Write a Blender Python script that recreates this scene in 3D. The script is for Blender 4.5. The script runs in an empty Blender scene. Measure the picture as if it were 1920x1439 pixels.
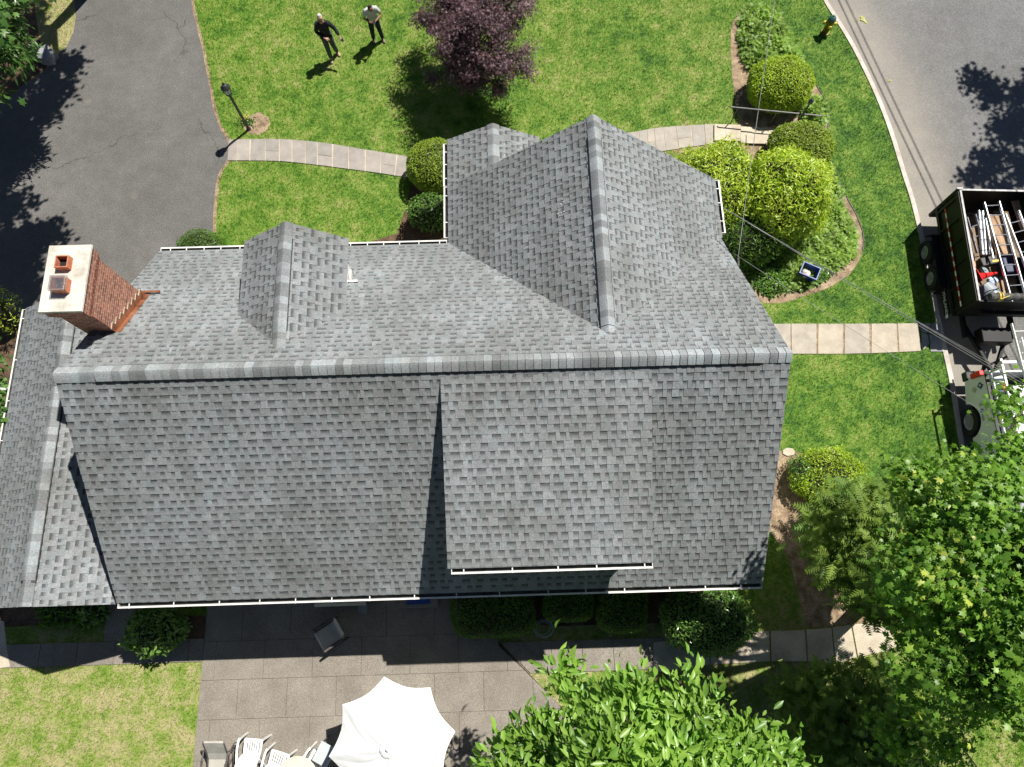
import bpy, math, random
import numpy as np
from mathutils import Vector, Matrix
rnd = random.Random(7)
RNG = np.random.default_rng(11)
PI = math.pi
R = math.radians
SC = bpy.context.scene
COL = SC.collection

# ------------------------------------------------------------------ camera
YAW, TILT, HC, FPX = 1.7, 16.3, 20.0, 1331.0
cam_d = bpy.data.cameras.new('camera')
cam = bpy.data.objects.new('camera', cam_d)
COL.objects.link(cam)
cam.location = (0, 0, HC)
cam.rotation_euler = (R(TILT), 0, R(-YAW))
cam_d.sensor_width = 36
cam_d.lens = FPX / 1920 * 36
cam_d.clip_end = 2000
SC.camera = cam
# ------------------------------------------------------------------ world, sun, exposure
SUN_EL, SUN_AZ = 58.2, math.degrees(math.atan2(.435, .44))
w = bpy.data.worlds.new('World')
SC.world = w
w.use_nodes = True
nt = w.node_tree
sky = nt.nodes.new('ShaderNodeTexSky')
sky.sky_type = 'NISHITA'
sky.sun_disc = False
sky.air_density = .55
sky.dust_density = .4
sky.sun_elevation = R(SUN_EL)
sky.sun_rotation = R(SUN_AZ)
nt.nodes['Background'].inputs[1].default_value = 0.05
nt.links.new(sky.outputs[0], nt.nodes['Background'].inputs[0])
sd = bpy.data.lights.new('sun', 'SUN')
sd.energy = 5.0
sd.angle = R(.53)
sd.color = (1, .955, .88)
sun = bpy.data.objects.new('sun', sd)
COL.objects.link(sun)
sun.location = (20, 18, 40)
sun.rotation_euler = Vector((.435, .44, 1)).normalized().to_track_quat('Z', 'Y').to_euler()
SC.view_settings.view_transform = 'Standard'
SC.view_settings.look = 'None'
SC.view_settings.gamma = 1
SC.view_settings.exposure = 0.45
SH = Vector((-.435, -.44, 0))      # shadow offset per metre of height

_c, _s = math.cos(R(YAW)), math.sin(R(YAW))
_ct, _st = math.cos(R(TILT)), math.sin(R(TILT))
def at(px, py, z=0.0):
    """survey point: photograph pixel + height above ground -> metres"""
    X = px - 960; u = 719.5 - py
    Y = _ct * u + FPX * _st
    k = (HC - z) / (FPX * _ct - _st * u)
    X *= k; Y *= k
    return Vector((X * _c + Y * _s, -X * _s + Y * _c, z))

# ------------------------------------------------------------------ tagging
def tag(o, label=None, cat=None, group=None, kind=None):
    if label: o['label'] = label
    if cat: o['category'] = cat
    if group: o['group'] = group
    if kind: o['kind'] = kind
    return o
def thing(name, label, cat, loc=(0, 0, 0), rz=0, group=None):
    o = bpy.data.objects.new(name, None)
    COL.objects.link(o)
    o.location = loc; o.rotation_euler = (0, 0, rz)
    o.empty_display_size = .2
    return tag(o, label, cat, group)
def copy_tree(o, parent=None):
    c = o.copy(); COL.objects.link(c); c.parent = parent
    for ch in [x for x in COL.objects if x.parent == o]:
        copy_tree(ch, c)
    return c
def woff(p):
    v = Vector((0, 0, 0))
    while p is not None:
        v += Vector(p.location); p = p.parent
    return v

# ------------------------------------------------------------------ materials
def newmat(name):
    m = bpy.data.materials.new(name); m.use_nodes = True
    n = m.node_tree.nodes; l = m.node_tree.links
    return m, n, l, n['Principled BSDF']
def node(n, t, **k):
    x = n.new(t)
    for a, b in k.items():
        setattr(x, a, b)
    return x
def ramp(n, stops):
    r = n.new('ShaderNodeValToRGB'); e = r.color_ramp.elements
    while len(e) < len(stops): e.new(.5)
    for i, (p, c) in enumerate(stops):
        e[i].position = p; e[i].color = (*c, 1) if len(c) == 3 else c
    return r
def noise(n, l, scale, detail=4, rough=.6, co=None, dist=0):
    t = node(n, 'ShaderNodeTexNoise')
    t.inputs['Scale'].default_value = scale; t.inputs['Detail'].default_value = detail
    t.inputs['Roughness'].default_value = rough; t.inputs['Distortion'].default_value = dist
    if co is not None: l.new(co, t.inputs['Vector'])
    return t
def mixc(n, l, a, b, f, mode='MIX'):
    m = node(n, 'ShaderNodeMix', data_type='RGBA', blend_type=mode)
    for s, v in ((0, f), (6, a), (7, b)):
        if isinstance(v, bpy.types.NodeSocket): l.new(v, m.inputs[s])
        elif s == 0: m.inputs[0].default_value = v
        else: m.inputs[s].default_value = (*v, 1)
    return m.outputs[2]
def mth(n, l, op, a, b=None, c=None, clamp=False):
    m = node(n, 'ShaderNodeMath', operation=op, use_clamp=clamp)
    for i, v in enumerate((a, b, c)):
        if v is None: continue
        if isinstance(v, bpy.types.NodeSocket): l.new(v, m.inputs[i])
        else: m.inputs[i].default_value = v
    return m.outputs[0]
def bump(n, l, bs, h, strength=.3, dist=.01):
    b = node(n, 'ShaderNodeBump'); b.inputs['Strength'].default_value = strength
    b.inputs['Distance'].default_value = dist
    l.new(h, b.inputs['Height']); l.new(b.outputs[0], bs.inputs['Normal'])

def surf(name, c1, c2, scale=3, rough=.8, fine=60, fineamt=.15, bumpd=.003, metal=0, spec=.4, coat=0, mid=(.35, .65)):
    """two-tone weathered surface with fine grain"""
    m, n, l, b = newmat(name)
    co = node(n, 'ShaderNodeTexCoord').outputs['Object']
    a = noise(n, l, scale, 5, .6, co)
    r = ramp(n, [(mid[0], c1), (mid[1], c2)]); l.new(a.outputs[0], r.inputs[0])
    f = noise(n, l, fine, 3, .6, co)
    fr = ramp(n, [(.3, (1 - fineamt,) * 3), (.7, (1 + fineamt,) * 3)]); l.new(f.outputs[0], fr.inputs[0])
    l.new(mixc(n, l, r.outputs[0], fr.outputs[0], 1, 'MULTIPLY'), b.inputs['Base Color'])
    b.inputs['Roughness'].default_value = rough; b.inputs['Metallic'].default_value = metal
    b.inputs['Specular IOR Level'].default_value = spec; b.inputs['Coat Weight'].default_value = coat
    if bumpd: bump(n, l, b, f.outputs[0], .5, bumpd)
    return m

def leafmat(name, dark, light, trans=.3, rough=.45, spec=.4, var=.5, hue=None):
    """leaf colour runs dark->light with the per-leaf attribute 'tone' """
    m, n, l, b = newmat(name)
    a = node(n, 'ShaderNodeAttribute', attribute_name='tone')
    st = [(0, dark), (1, light)] if hue is None else [(0, dark), (.85, light), (1, hue)]
    r = ramp(n, st); l.new(a.outputs['Fac'], r.inputs[0])
    co = node(n, 'ShaderNodeTexCoord').outputs['Object']
    f = noise(n, l, 1.3, 3, .6, co)
    fr = ramp(n, [(.3, (1 - var * .5,) * 3), (.7, (1 + var * .5,) * 3)]); l.new(f.outputs[0], fr.inputs[0])
    c = mixc(n, l, r.outputs[0], fr.outputs[0], 1, 'MULTIPLY')
    l.new(c, b.inputs['Base Color'])
    b.inputs['Roughness'].default_value = rough; b.inputs['Specular IOR Level'].default_value = spec
    t = node(n, 'ShaderNodeBsdfTranslucent')
    l.new(mixc(n, l, c, (1.0, 1.25, .45), 1, 'MULTIPLY'), t.inputs[0])
    mx = node(n, 'ShaderNodeMixShader'); mx.inputs[0].default_value = trans
    l.new(b.outputs[0], mx.inputs[1]); l.new(t.outputs[0], mx.inputs[2])
    l.new(mx.outputs[0], n['Material Output'].inputs[0])
    return m

def grass_mat(name, blade):
    m, n, l, b = newmat(name)
    g = node(n, 'ShaderNodeNewGeometry').outputs['Position']
    big = noise(n, l, .35, 4, .6, g, .4)
    med = noise(n, l, 1.9, 5, .65, g)
    fin = noise(n, l, 8.5, 5, .78, g)
    s1 = mth(n, l, 'MULTIPLY', big.outputs[0], .42)
    s2 = mth(n, l, 'MULTIPLY', med.outputs[0], .74)
    s3 = mth(n, l, 'MULTIPLY', fin.outputs[0], .66)
    s = mth(n, l, 'ADD', mth(n, l, 'ADD', s1, s2), s3)
    # the verge by the street is watered greener, the back yard is drier
    sep = node(n, 'ShaderNodeSeparateXYZ'); l.new(g, sep.inputs[0])
    dry = node(n, 'ShaderNodeMapRange'); l.new(sep.outputs[1], dry.inputs[0])
    dry.inputs[1].default_value = 1.0; dry.inputs[2].default_value = -1.5
    dry.inputs[3].default_value = 0; dry.inputs[4].default_value = .135
    isl = node(n, 'ShaderNodeMapRange'); l.new(sep.outputs[0], isl.inputs[0])
    isl.inputs[1].default_value = -12.5; isl.inputs[2].default_value = -14.0
    isl.inputs[3].default_value = 0; isl.inputs[4].default_value = .21
    isy = mth(n, l, 'GREATER_THAN', sep.outputs[1], 12)
    verge = node(n, 'ShaderNodeMapRange'); l.new(sep.outputs[0], verge.inputs[0])
    verge.inputs[1].default_value = 7.0; verge.inputs[2].default_value = 10.5
    verge.inputs[3].default_value = 0; verge.inputs[4].default_value = -.075
    s = mth(n, l, 'ADD', s, dry.outputs[0])
    s = mth(n, l, 'ADD', s, mth(n, l, 'MULTIPLY', isl.outputs[0], isy))
    s = mth(n, l, 'ADD', s, verge.outputs[0])
    r = ramp(n, [(.50, (.028, .095, .009)), (.62, (.072, .190, .016)), (.72, (.145, .280, .030)),
                 (.84, (.25, .345, .075)), (.97, (.42, .41, .21))])
    s = mth(n, l, 'SUBTRACT', s, .165)
    l.new(s, r.inputs[0])
    c = r.outputs[0]
    if blade:
        a = node(n, 'ShaderNodeAttribute', attribute_name='tone')
        tr = ramp(n, [(0, (.5, .56, .5)), (.5, (.98, 1, .98)), (1, (1.5, 1.4, 1.3))]); l.new(a.outputs['Fac'], tr.inputs[0])
        c = mixc(n, l, c, tr.outputs[0], 1, 'MULTIPLY')
        l.new(c, b.inputs['Base Color'])
        t = node(n, 'ShaderNodeBsdfTranslucent'); l.new(c, t.inputs[0])
        mx = node(n, 'ShaderNodeMixShader'); mx.inputs[0].default_value = .3
        l.new(b.outputs[0], mx.inputs[1]); l.new(t.outputs[0], mx.inputs[2])
        l.new(mx.outputs[0], n['Material Output'].inputs[0])
    else:
        c = mixc(n, l, c, (.85, .8, .75), 1, 'MULTIPLY')
        l.new(c, b.inputs['Base Color'])
        bump(n, l, b, fin.outputs[0], .8, .03)
    b.inputs['Roughness'].default_value = .7; b.inputs['Specular IOR Level'].default_value = .25
    return m

def asphalt_mat(name, base, warm, cracks=True, dust=False):
    m, n, l, b = newmat(name)
    g = node(n, 'ShaderNodeNewGeometry').outputs['Position']
    big = noise(n, l, .28, 5, .6, g, .5)
    r = ramp(n, [(.3, tuple(x * .84 for x in base)), (.7, tuple(x * 1.15 for x in base))]); l.new(big.outputs[0], r.inputs[0])
    med = noise(n, l, 2.2, 6, .65, g)
    r2 = ramp(n, [(.3, (.88,) * 3), (.72, (1.14,) * 3)]); l.new(med.outputs[0], r2.inputs[0])
    c = mixc(n, l, r.outputs[0], r2.outputs[0], 1, 'MULTIPLY')
    gr = noise(n, l, 32, 4, .9, g)
    r3 = ramp(n, [(.32, (.55,) * 3), (.5, (.97,) * 3), (.68, (1.95, 1.9, 1.8))]); l.new(gr.outputs[0], r3.inputs[0])
    c = mixc(n, l, c, r3.outputs[0], 1, 'MULTIPLY')
    if dust:
        a = node(n, 'ShaderNodeAttribute', attribute_name='dust')
        dn = noise(n, l, 1.2, 4, .6, g)
        dd = mth(n, l, 'MULTIPLY', a.outputs['Fac'], mth(n, l, 'ADD', dn.outputs[0], .45), clamp=True)
        c = mixc(n, l, c, mixc(n, l, warm, r3.outputs[0], .35, 'MULTIPLY'), dd)
    else:
        w1 = noise(n, l, .9, 3, .5, g)
        st = ramp(n, [(.66, (0, 0, 0)), (.74, (.35, .35, .35))]); l.new(w1.outputs[0], st.inputs[0])
        c = mixc(n, l, c, warm, st.outputs[0])
    if cracks:
        wn = noise(n, l, .9, 4, .6, g)
        va = node(n, 'ShaderNodeVectorMath', operation='MULTIPLY_ADD')
        l.new(wn.outputs['Color'], va.inputs[0]); va.inputs[1].default_value = (1.6, 1.6, 0); l.new(g, va.inputs[2])
        v = node(n, 'ShaderNodeTexVoronoi', feature='DISTANCE_TO_EDGE'); v.inputs['Scale'].default_value = .17
        l.new(va.outputs[0], v.inputs['Vector'])
        cr = ramp(n, [(.0018, (1, 1, 1)), (.0045, (0, 0, 0))]); l.new(v.outputs[0], cr.inputs[0])
        mk = noise(n, l, .35, 3, .5, g); mr = ramp(n, [(.47, (0, 0, 0)), (.56, (.75,) * 3)]); l.new(mk.outputs[0], mr.inputs[0])
        f = mixc(n, l, cr.outputs[0], mr.outputs[0], 1, 'MULTIPLY')
        c = mixc(n, l, c, (.035, .032, .028), f)
    l.new(c, b.inputs['Base Color']); b.inputs['Roughness'].default_value = .85
    b.inputs['Specular IOR Level'].default_value = .3
    bump(n, l, b, gr.outputs[0], .5, .004)
    return m

def shingle_mat():
    m, n, l, b = newmat('asphalt_shingle')
    tone = node(n, 'ShaderNodeAttribute', attribute_name='tone')
    slot = node(n, 'ShaderNodeAttribute', attribute_name='slot')
    g = node(n, 'ShaderNodeNewGeometry').outputs['Position']
    gr = noise(n, l, 75, 3, .85, g)
    big = noise(n, l, .55, 5, .65, g)
    r = ramp(n, [(0, (.165, .171, .175)), (.5, (.230, .238, .243)), (1, (.33, .347, .358))]); l.new(tone.outputs['Fac'], r.inputs[0])
    g2 = ramp(n, [(.30, (.70,) * 3), (.5, (1,) * 3), (.72, (1.38,) * 3)]); l.new(gr.outputs[0], g2.inputs[0])
    c = mixc(n, l, r.outputs[0], g2.outputs[0], 1, 'MULTIPLY')
    g5 = noise(n, l, 30, 2, .7, g); r5 = ramp(n, [(.32, (.80, .815, .83)), (.5, (.97, 1.0, 1.01)), (.68, (1.20, 1.22, 1.23))]); l.new(g5.outputs[0], r5.inputs[0])
    c = mixc(n, l, c, r5.outputs[0], 1, 'MULTIPLY')
    g6 = noise(n, l, 6, 2, .5, g); r6 = ramp(n, [(.35, (1.03, .99, .985)), (.65, (.97, 1.01, 1.01))]); l.new(g6.outputs[0], r6.inputs[0])
    c = mixc(n, l, c, r6.outputs[0], 1, 'MULTIPLY')
    b2 = ramp(n, [(.32, (.83, .815, .785)), (.62, (1.05, 1.06, 1.07))]); l.new(big.outputs[0], b2.inputs[0])
    c = mixc(n, l, c, b2.outputs[0], 1, 'MULTIPLY')
    mp_ = node(n, 'ShaderNodeMapping'); mp_.inputs['Scale'].default_value = (2.6, .35, .35); l.new(g, mp_.inputs[0])
    stn = noise(n, l, 1.0, 5, .65, mp_.outputs[0]); r7 = ramp(n, [(.36, (.86, .86, .85)), (.56, (1.02, 1.02, 1.02))]); l.new(stn.outputs[0], r7.inputs[0])
    c = mixc(n, l, c, r7.outputs[0], 1, 'MULTIPLY')
    # printed dark blend band at the top of the recessed slots, painted highlight below
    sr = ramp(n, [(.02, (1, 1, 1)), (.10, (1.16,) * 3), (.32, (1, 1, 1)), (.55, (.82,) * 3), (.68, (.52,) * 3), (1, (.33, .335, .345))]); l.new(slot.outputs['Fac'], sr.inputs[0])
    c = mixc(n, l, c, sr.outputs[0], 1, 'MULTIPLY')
    l.new(c, b.inputs['Base Color']); b.inputs['Roughness'].default_value = .9
    b.inputs['Specular IOR Level'].default_value = .3
    bump(n, l, b, gr.outputs[0], .5, .003)
    return m

def brick_mat():
    m, n, l, b = newmat('red_brick')
    uv = node(n, 'ShaderNodeUVMap').outputs[0]
    t = node(n, 'ShaderNodeTexBrick'); l.new(uv, t.inputs[0])
    t.inputs['Scale'].default_value = 1; t.inputs['Brick Width'].default_value = .215; t.inputs['Row Height'].default_value = .075
    t.inputs['Mortar Size'].default_value = .008; t.inputs['Mortar Smooth'].default_value = .1; t.inputs['Bias'].default_value = -.1
    t.inputs['Color1'].default_value = (.27, .09, .055, 1); t.inputs['Color2'].default_value = (.50, .20, .12, 1)
    t.inputs['Mortar'].default_value = (.52, .45, .38, 1)
    a = noise(n, l, 9, 5, .7, uv)
    r = ramp(n, [(.3, (.5, .5, .5)), (.65, (1.25, 1.15, 1.1))]); l.new(a.outputs[0], r.inputs[0])
    l.new(mixc(n, l, t.outputs[0], r.outputs[0], 1, 'MULTIPLY'), b.inputs['Base Color'])
    b.inputs['Roughness'].default_value = .9
    bump(n, l, b, mth(n, l, 'MULTIPLY', t.outputs['Fac'], -1), .9, .012)
    return m

M = {}
M['shingle'] = shingle_mat()
M['brick'] = brick_mat()
M['grass'] = grass_mat('lawn_ground', False)
M['blade'] = grass_mat('grass_blade', True)
M['drive'] = asphalt_mat('driveway_asphalt', (.128, .124, .119), (.23, .205, .165))
M['street'] = asphalt_mat('street_asphalt', (.145, .147, .149), (.29, .267, .23), cracks=False, dust=True)
M['soil'] = surf('soil', (.17, .115, .07), (.40, .30, .20), 3.5, .95, 30, .45, .02)
M['darksoil'] = surf('dark_mulch', (.055, .035, .022), (.16, .10, .06), 3, .95, 26, .5, .02)
M['curb'] = surf('curb_concrete', (.42, .38, .33), (.60, .56, .50), 2, .85, 50, .2)
M['patio'] = surf('exposed_aggregate', (.205, .182, .152), (.27, .243, .205), 1.1, .9, 44, .4, .004)
M['joint'] = surf('joint_dark', (.05, .045, .04), (.09, .08, .07), 2, .95)
M['walk'] = surf('concrete_walk', (.42, .36, .27), (.60, .53, .42), 1.5, .9, 45, .2)
M['stone'] = None
M['white'] = surf('white_paint', (.66, .64, .60), (.80, .79, .76), 4, .5, 60, .05, 0)
M['gutter_in'] = surf('gutter_inner', (.055, .06, .055), (.14, .14, .12), 6, .8)  # darker mottled grey on the trough's inner faces
M['black'] = surf('black_plastic', (.012, .012, .013), (.022, .022, .024), 4, .5, 60, .1, 0)
M['blackmetal'] = surf('black_metal', (.015, .015, .016), (.035, .035, .037), 5, .38, 60, .1, 0, spec=.6)
M['cap'] = surf('cement_cap', (.42, .40, .34), (.71, .68, .60), 2.2, .9, 30, .12, .004)
M['clay'] = surf('clay_flue', (.42, .14, .075), (.60, .23, .13), 5, .85, 40, .15)
M['copper'] = surf('copper_flashing', (.17, .062, .032), (.40, .17, .09), 5, .5, 30, .2, .002, metal=.35)
M['alu'] = surf('aluminium', (.52, .54, .57), (.75, .77, .80), 6, .3, 60, .1, 0, metal=.75)
M['trailer'] = surf('trailer_paint', (.006, .0065, .006), (.013, .013, .013), 2, .5, 60, .1, 0, spec=.22)
M['rim'] = surf('worn_edge', (.32, .32, .32), (.62, .60, .58), 7, .6, 40, .2)
M['rubber'] = surf('tyre_rubber', (.014, .014, .014), (.03, .03, .029), 8, .85, 60, .2)
M['wood'] = surf('weathered_wood', (.16, .115, .075), (.30, .225, .15), 6, .9, 40, .25)
M['cardboard'] = surf('brown_board', (.33, .21, .13), (.50, .35, .23), 4, .9)
M['truck'] = surf('truck_paint', (.76, .78, .78), (.80, .82, .82), 1, .35, 60, .01, 0, coat=.15)
M['glass'] = surf('dark_glass', (.02, .025, .03), (.04, .05, .055), 1, .08, 60, .02, 0, spec=.8)
M['red'] = surf('red_plastic', (.62, .015, .015), (.72, .03, .03), 3, .45, 60, .05, 0)
M['orange'] = surf('orange_plastic', (.6, .19, .03), (.75, .27, .05), 3, .5, 60, .05, 0)
M['redtape'] = surf('red_tape', (.42, .02, .02), (.5, .03, .03), 5, .4, 60, .05, 0)
M['whitetape'] = surf('white_tape', (.72, .72, .66), (.8, .8, .76), 5, .4, 60, .05, 0)
M['chair'] = surf('white_plastic', (.76, .77, .76), (.84, .85, .84), 3, .4, 60, .03, 0)
M['canvas'] = surf('umbrella_canvas', (.80, .80, .78), (.86, .86, .85), 3, .8, 90, .04, .001)
M['sling'] = surf('sling_fabric', (.40, .38, .33), (.50, .48, .42), 5, .8, 140, .15, .001)
M['bronze'] = surf('bronze_frame', (.07, .06, .055), (.12, .10, .09), 5, .45, 60, .1, 0)
M['cream'] = surf('cream_top', (.66, .60, .45), (.74, .69, .54), 5, .5, 60, .05, 0)
M['tint'] = surf('pale_glass', (.50, .56, .55), (.58, .63, .61), 2, .15, 60, .03, 0)
M['blue'] = surf('blue_plastic', (.012, .045, .24), (.02, .07, .33), 3, .45, 60, .05, 0)
M['paper'] = surf('waste_paper', (.55, .42, .38), (.78, .74, .70), 9, .8)
M['grey'] = surf('grey_plastic', (.24, .28, .31), (.34, .38, .41), 3, .45, 60, .06, 0)
M['mesh'] = surf('mesh_tarp', (.05, .05, .05), (.14, .135, .125), 9, .8, 80, .3)
M['yellow'] = surf('yellow_paint', (.55, .40, .02), (.70, .55, .05), 6, .5, 60, .1, 0)
M['hyd'] = surf('hydrant_yellow', (.16, .12, .012), (.27, .21, .02), 6, .5, 60, .1, 0)
M['hydgreen'] = surf('hydrant_green', (.03, .10, .09), (.05, .16, .14), 6, .5, 60, .1, 0)
M['bark'] = surf('bark', (.06, .045, .035), (.16, .13, .10), 7, .95, 25, .3, .01)
M['rock'] = surf('granite_block', (.22, .23, .24), (.34, .34, .35), 3, .9, 30, .2, .01)
M['steel'] = surf('galvanised_pipe', (.16, .16, .16), (.26, .26, .26), 6, .5, 60, .1, 0)
M['skin'] = surf('skin', (.42, .24, .17), (.50, .30, .22), 5, .55, 60, .04, 0)
M['darkskin'] = surf('tanned_skin', (.24, .12, .075), (.30, .155, .10), 5, .55, 60, .04, 0)
M['sweater'] = surf('black_sweater', (.012, .013, .018), (.022, .023, .030), 9, .9, 90, .2, .002)
M['tee'] = surf('pale_grey_tshirt', (.46, .47, .48), (.56, .57, .58), 7, .85, 90, .06, .002)
M['greytrouser'] = surf('grey_trousers', (.055, .062, .062), (.085, .092, .09), 7, .9, 90, .1, .002)
M['jeans'] = surf('dark_jeans', (.010, .014, .024), (.022, .028, .042), 7, .9, 90, .1, .002)
M['tan'] = surf('tan_shoe', (.40, .28, .18), (.52, .38, .26), 7, .7)
M['greyshoe'] = surf('grey_shoe', (.12, .11, .12), (.22, .20, .22), 7, .7)
M['whitehair'] = surf('white_hair', (.50, .49, .46), (.68, .67, .64), 20, .8, 120, .2, .003)
M['darkhair'] = surf('dark_hair', (.012, .010, .010), (.03, .024, .022), 20, .6, 120, .2, .003)
M['wire'] = surf('cable_sheath', (.20, .20, .20), (.36, .36, .35), 3, .6)
M['hose'] = surf('garden_hose', (.40, .50, .44), (.5, .6, .54), 5, .5)
M['navy'] = surf('navy_plastic', (.02, .03, .08), (.03, .045, .11), 4, .5)
M['decal_blue'] = surf('decal_blue', (.03, .05, .10), (.04, .06, .12), 4, .5, 60, 0, 0)
M['decal_sky'] = surf('decal_bright_blue', (.03, .12, .40), (.04, .14, .45), 4, .5, 60, 0, 0)
M['decal_tan'] = surf('decal_tan', (.45, .45, .36), (.5, .5, .4), 4, .5, 60, 0, 0)
M['decal_gold'] = surf('decal_gold', (.52, .38, .08), (.58, .44, .12), 4, .5, 60, 0, 0)
M['decal_dark'] = surf('decal_dark', (.10, .12, .12), (.14, .16, .16), 4, .5, 60, 0, 0)
M['letter'] = surf('letter_white', (.62, .66, .66), (.72, .75, .75), 4, .5, 60, 0, 0)
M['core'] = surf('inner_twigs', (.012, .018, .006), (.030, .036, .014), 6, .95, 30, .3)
def stone_mat():
    m, n, l, b = newmat('flagstone')
    a = node(n, 'ShaderNodeAttribute', attribute_name='tone')
    r = ramp(n, [(0, (.25, .24, .22)), (.35, (.33, .30, .27)), (.7, (.37, .34, .30)), (1, (.47, .41, .32))])
    l.new(a.outputs['Fac'], r.inputs[0])
    g = node(n, 'ShaderNodeNewGeometry').outputs['Position']
    s = noise(n, l, 2.6, 6, .7, g); r2 = ramp(n, [(.3, (.78,) * 3), (.7, (1.16,) * 3)]); l.new(s.outputs[0], r2.inputs[0])
    l.new(mixc(n, l, r.outputs[0], r2.outputs[0], 1, 'MULTIPLY'), b.inputs['Base Color'])
    b.inputs['Roughness'].default_value = .9
    f = noise(n, l, 20, 4, .6, g); bump(n, l, b, f.outputs[0], .4, .006)
    return m
M['stone'] = stone_mat()
# foliage: base colours raised by hand, some brighter than natural leaves
M['boxwood'] = leafmat('clipped_yew_leaf', (.20, .33, .018), (.48, .60, .035), .3)
M['yew'] = leafmat('olive_yew_leaf', (.13, .22, .014), (.36, .46, .04), .3)
M['lime'] = leafmat('lime_long_leaf', (.25, .39, .02), (.60, .69, .075), .35, .35, .5)
M['juniper'] = leafmat('juniper_needle', (.13, .25, .035), (.33, .48, .085), .25)
M['hedge'] = leafmat('hedge_leaf', (.05, .13, .018), (.14, .27, .03), .3)
M['rhodo'] = leafmat('broad_glossy_leaf', (.06, .16, .025), (.22, .38, .08), .25, .28, .6)
M['mapleL'] = leafmat('maple_leaf', (.055, .155, .018), (.22, .39, .05), .32, .42, .4, hue=(.46, .52, .09))
M['dogwood'] = leafmat('big_oval_leaf', (.11, .25, .03), (.31, .49, .08), .35, .38, .5)
M['arbor'] = leafmat('evergreen_spray', (.075, .16, .025), (.25, .35, .06), .25, .55, .3)
M['purple'] = leafmat('purple_maple_leaf', (.040, .014, .022), (.16, .095, .11), .12, .5, .4, hue=(.13, .03, .035))
M['farleaf'] = leafmat('street_tree_leaf', (.035, .10, .02), (.14, .26, .06), .3, .35, .5)
M['yellowleaf'] = leafmat('yellow_flower', (.46, .46, .08), (.66, .64, .18), .3)

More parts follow.
